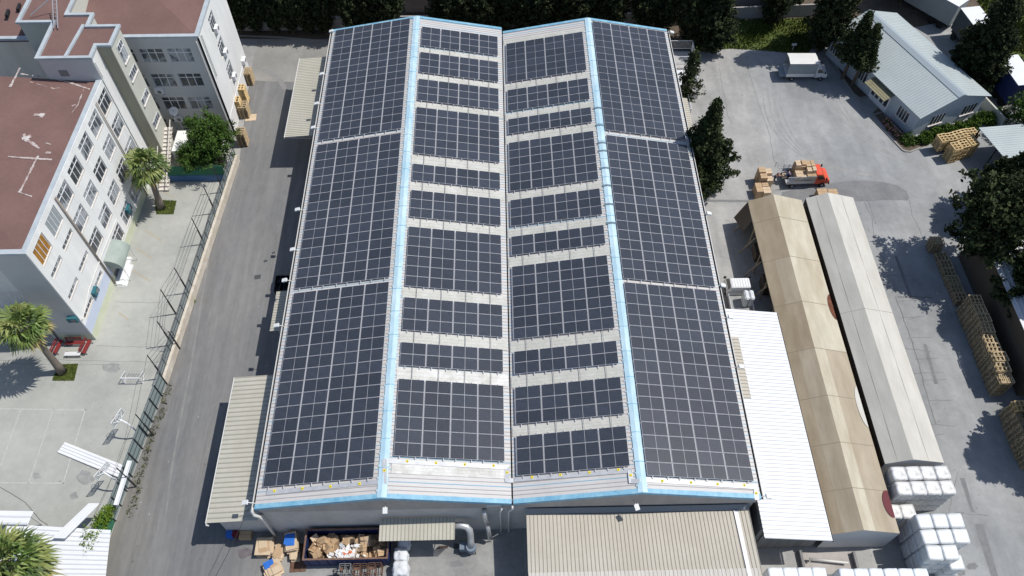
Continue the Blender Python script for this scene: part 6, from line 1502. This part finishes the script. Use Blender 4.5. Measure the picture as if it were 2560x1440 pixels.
# leafy tree at the lane
LT=round_tree(7,2.75,4.3,81,m_leaf,430,leaf=.14,sq=.95,dens=30)
plant('broadleaf_tree','round leafy green tree by the school wall and the pallet stacks','tree',LT,-31.9,65.0,(.93,.93,.95))
LT2=round_tree(5,1.7,3.0,85,m_leaf,170,leaf=.13,sq=.8,dens=26)
plant('broadleaf_tree','smaller leafy tree leaning over the blue court wall','tree',LT2,-33.9,63.4,(1.0,.9,.95))
# vine
b=MB(); R.seed(5)
for i in range(230):
    t=R.random(); p=Vector((-33.15,24.3,0)).lerp(Vector((-33.7,19.3,0)),t); w=.25+.55*math.sin(math.pi*min(1,t*1.1)); clump(b,p+Vector((R.uniform(-w,w*.6),0,R.uniform(1.2,2.5)*(.85+.3*math.sin(t*3)))),.25,16,.09)
t=thing('climbing_vine','bright green climbing vine over the fence at the bottom left','vine',(-33.4,22,0)); b.build('foliage',m_vine,t); q=MB()
for k in range(4): q.tube([(-33.3-.1*k,23.5-k,0),(-33.35-.1*k,23.2-k,1.2),(-33.4-.1*k,22.8-k,2.2)],.03,5)
q.build('stem',m_bark,t)
p=G(483,757); bush('weed_tuft','small green weed tuft growing by the cream wall at the lane','weed',shrub(.28,.28,.35,12,m_vine,9,.06),p.x,p.y)
# palms
def fan(b,base,d,L,seed,mi):
    "fan leaf: petiole along d then radiating leaflets"
    d=d.normalized(); side=d.cross(Vector((0,0,1)))
    side=side.normalized() if side.length>.1 else Vector((1,0,0)); upv=side.cross(d)
    hub=base+d*L*.45
    b.bar(base,hub,.035,mi=mi)
    n=17
    for k in range(n):
        a=(k/(n-1)-.5)*rad(R.choice((150,190,220))); ld=(d*math.cos(a)+side*math.sin(a)).normalized(); l=L*.62*(1-.22*abs(a)/1.8)*R.uniform(.88,1.05)
        w=.095; wd=ld.cross(upv).normalized()*w; lift=upv*.05*(1 if k%2 else -1)
        m=hub+ld*l*.6+lift; tip=hub+ld*l+Vector((R.uniform(-.05,.05),R.uniform(-.05,.05),-.38*l*R.uniform(.5,1.5)))
        i=len(b.v); b.v+=[hub,m-wd,tip,m+wd]; b.f.append((i,i+1,i+2,i+3)); b.m.append(mi)
def palm(label,bx,by,tx,ty,H,s,seed,nf=34):
    R.seed(seed); t=thing('fan_palm',label,'palm tree',(bx,by,0)); top=Vector((tx,ty,H)); base=Vector((bx,by,0))
    q=MB(); pts=[base.lerp(top,k/6)+Vector((0,0,0)) for k in range(7)]; q.tube(pts,[.46,.36,.31,.29,.28,.28,.3],12); q.sm=True; q.build('trunk',m_pbark,t)
    b=MB()
    for i in range(nf):
        f=i/nf; el_=rad(78-115*f+R.uniform(-8,8)); a=i*2.399
        d=Vector((math.cos(a)*math.cos(el_),math.sin(a)*math.cos(el_),math.sin(el_)))
        fan(b,top+Vector((0,0,.1-.3*f)),d,s*R.uniform(.78,1.12)*(1 if f>.15 else .8),i,1 if f>.84 and i%2 else R.choice((0,0,2,3)))
    b.build('crown',[m_palm,m_palmd,m_palm2,m_palm3],t)
    b=MB()
    for i in range(9):
        a=R.uniform(0,6.28); d=Vector((math.cos(a)*.4,math.sin(a)*.4,-1)); fan(b,top-Vector((0,0,.3)),d,s*.7,i,0)
    b.build('dry_skirt',m_palmd,t)
def crownpos(bu,bv,cu,cv):
    B=G(bu,bv); z=2.0; best=(9e9,None)
    while z<14:
        p=G(cu,cv,z); e=(p.x-B.x)**2+(p.y-B.y)**2
        if e<best[0]: best=(e,p)
        z+=.1
    return B,best[1]
for (bu,bv,cu,cv,s,sd,lab) in ((156,930,62,812,2.5,1,'fan palm with thick trunk in the grass square by the school corner'),(404,520,365,415,2.5,2,'fan palm in front of the white wing, farther from the camera')):
    B,T=crownpos(bu,bv,cu,cv); palm(lab,B.x,B.y,T.x,T.y,T.z,s,sd)
T=G(28,1412,8.0); palm('fan palm crown cut by the bottom left corner over the white shelter roof',T.x,T.y,T.x,T.y,8.0,3.0,4,56)
# ---------------------------------------------------------------- people
def figure(name,label,loc,rz_,J,hat,mats,scale=1.0):
    "J: joint dict in metres, facing +x"
    t=thing(name,label,'person',loc,rz_)
    def skin(nm,chains,m,rs,par):
        vs=[];es=[];rr=[];idx={}
        for ch in chains:
            prev=None
            for k in ch:
                if k not in idx: idx[k]=len(vs); vs.append(J[k]); rr.append(rs[k])
                if prev is not None: es.append((idx[prev],idx[k]))
                prev=k
        me=bpy.data.meshes.new(nm); me.from_pydata(vs,es,[]); o=bpy.data.objects.new(nm,me); COL.objects.link(o); o.parent=par; me.materials.append(m)
        md=o.modifiers.new('skin','SKIN'); md.use_smooth_shade=True
        for i,sv in enumerate(me.skin_vertices[0].data): sv.radius=(rr[i],rr[i]); sv.use_root=(i==0)
        sb=o.modifiers.new('sub','SUBSURF'); sb.levels=1; sb.render_levels=1
        return o
    fr={}
    for s in 'LR':
        w=Vector(J['wr'+s]); e=Vector(J['el'+s]); d=(w-e).normalized(); sd=d.cross(Vector((0,0,1))).normalized() if abs(d.z)<.95 else Vector((0,1,0))
        J['pm'+s]=tuple(w+d*.07); fr['pm'+s]=.035
        for k in range(4):
            o_=sd*(-.03+.02*k); L=[.07,.08,.075,.06][k]
            J[f'f{k}a{s}']=tuple(w+d*.09+o_); J[f'f{k}b{s}']=tuple(w+d*(.09+L*.55)+o_*1.1); J[f'f{k}c{s}']=tuple(w+d*(.09+L)+o_*1.1-Vector((0,0,.015)))
            fr[f'f{k}a{s}']=.010; fr[f'f{k}b{s}']=.009; fr[f'f{k}c{s}']=.008
        J['th1'+s]=tuple(w+d*.04-sd*.05); J['th2'+s]=tuple(w+d*.08-sd*.07); fr['th1'+s]=.011; fr['th2'+s]=.009
    rs={'pel':.13,'sp':.13,'ch':.15,'nk':.055,'hd':.095,'top':.075,'shL':.06,'shR':.06,'elL':.042,'elR':.042,'wrL':.03,'wrR':.03,'hpL':.085,'hpR':.085,'knL':.058,'knR':.058,'anL':.04,'anR':.04,'toL':.035,'toR':.035,**fr}
    body=[['pel','sp','ch','nk','hd','top']]
    for s in 'LR':
        body+=[['ch','sh'+s,'el'+s,'wr'+s,'pm'+s],['pel','hp'+s,'kn'+s,'an'+s,'to'+s],['pm'+s,'th1'+s,'th2'+s]]+[['pm'+s,f'f{k}a{s}',f'f{k}b{s}',f'f{k}c{s}'] for k in range(4)]
    bd=skin('body',body,m_skin,rs,t)
    r2={k:v*1.16+.012 for k,v in rs.items()}
    skin('shirt',[['sp','ch'],['ch','shL','elL','wrL'],['ch','shR','elR','wrR']],mats[0],r2,t)
    skin('trousers',[['pel','sp'],['pel','hpL','knL','anL'],['pel','hpR','knR','anR']],mats[1],r2,t)
    h=MB(); c=Vector(J['hd'])+(Vector(J['top'])-Vector(J['hd']))*.6; dh=(Vector(J['top'])-Vector(J['hd'])).normalized()
    bm=bmesh.new(); bmesh.ops.create_icosphere(bm,subdivisions=2,radius=.108); 
    for v in bm.verts: v.co+=c
    me=bpy.data.meshes.new('hair'); bm.to_mesh(me); bm.free(); me.materials.append(hat); o=bpy.data.objects.new('hair',me); COL.objects.link(o); o.parent=t
    f=MB(); fc=Vector(J['hd'])+Vector((.1,0,0)); f.cbox(fc+Vector((.0,0,-.02)),(.03,.025,.05)); 
    for s in (-.035,.035): f.cbox(fc+Vector((-.005,s,.02)),(.015,.02,.01),1)
    f.cbox(fc+Vector((-.005,0,-.07)),(.012,.05,.01),2); f.build('face',[m_skin,m_dk,m_bench],t,local=True)
    sh=MB()
    for s in 'LR': p=Vector(J['to'+s]); a=Vector(J['an'+s]); sh.box((a.x-.06,a.y-.05,0),(p.x+.06,a.y+.05,.08))
    sh.build('shoe',m_dk,t,local=True) if J['anL'][2]<.3 else None
    return t
bend={'pel':(0,0,.88),'sp':(.12,0,1.05),'ch':(.32,0,1.2),'nk':(.44,0,1.27),'hd':(.54,0,1.32),'top':(.6,0,1.38),
 'shL':(.34,.2,1.2),'shR':(.34,-.2,1.2),'elL':(.5,.24,.98),'elR':(.5,-.24,.98),'wrL':(.7,.2,.92),'wrR':(.7,-.2,.92),
 'hpL':(0,.1,.85),'hpR':(0,-.1,.85),'knL':(.12,.13,.47),'knR':(-.05,-.13,.47),'anL':(.05,.14,.08),'anR':(-.2,-.14,.08),'toL':(.2,.14,.05),'toR':(-.05,-.14,.05)}
pw_=G(1936,459); figure('person','worker in dark navy clothes bending to lift a carton behind the red truck',(pw_.x-.1,pw_.y+.25,0),.05,dict(bend),m_hair,(m_navc,m_navc))
carton('carton',pw_.x+.95,pw_.y+.25,.8,(.6,.5,.32),(0,0,.05),m_card2,'single carton held out by the bending worker','cartons on the red truck')
crouch={'pel':(0,0,.42),'sp':(.1,0,.62),'ch':(.26,0,.82),'nk':(.34,0,.93),'hd':(.4,0,1.02),'top':(.44,0,1.12),
 'shL':(.27,.2,.83),'shR':(.27,-.2,.83),'elL':(.42,.25,.62),'elR':(.42,-.25,.62),'wrL':(.6,.18,.55),'wrR':(.6,-.18,.55),
 'hpL':(0,.1,.4),'hpR':(0,-.1,.4),'knL':(.36,.17,.48),'knR':(.36,-.17,.48),'anL':(.08,.17,.07),'anR':(.08,-.17,.07),'toL':(.26,.17,.05),'toR':(.26,-.17,.05)}
w0=XRT@Vector((.55,-.2,.885)); figure('person','worker in blue shirt crouching on the bed of the red truck',tuple(w0),math.pi*.9,dict(crouch),m_hair,(m_bluc,m_navc))
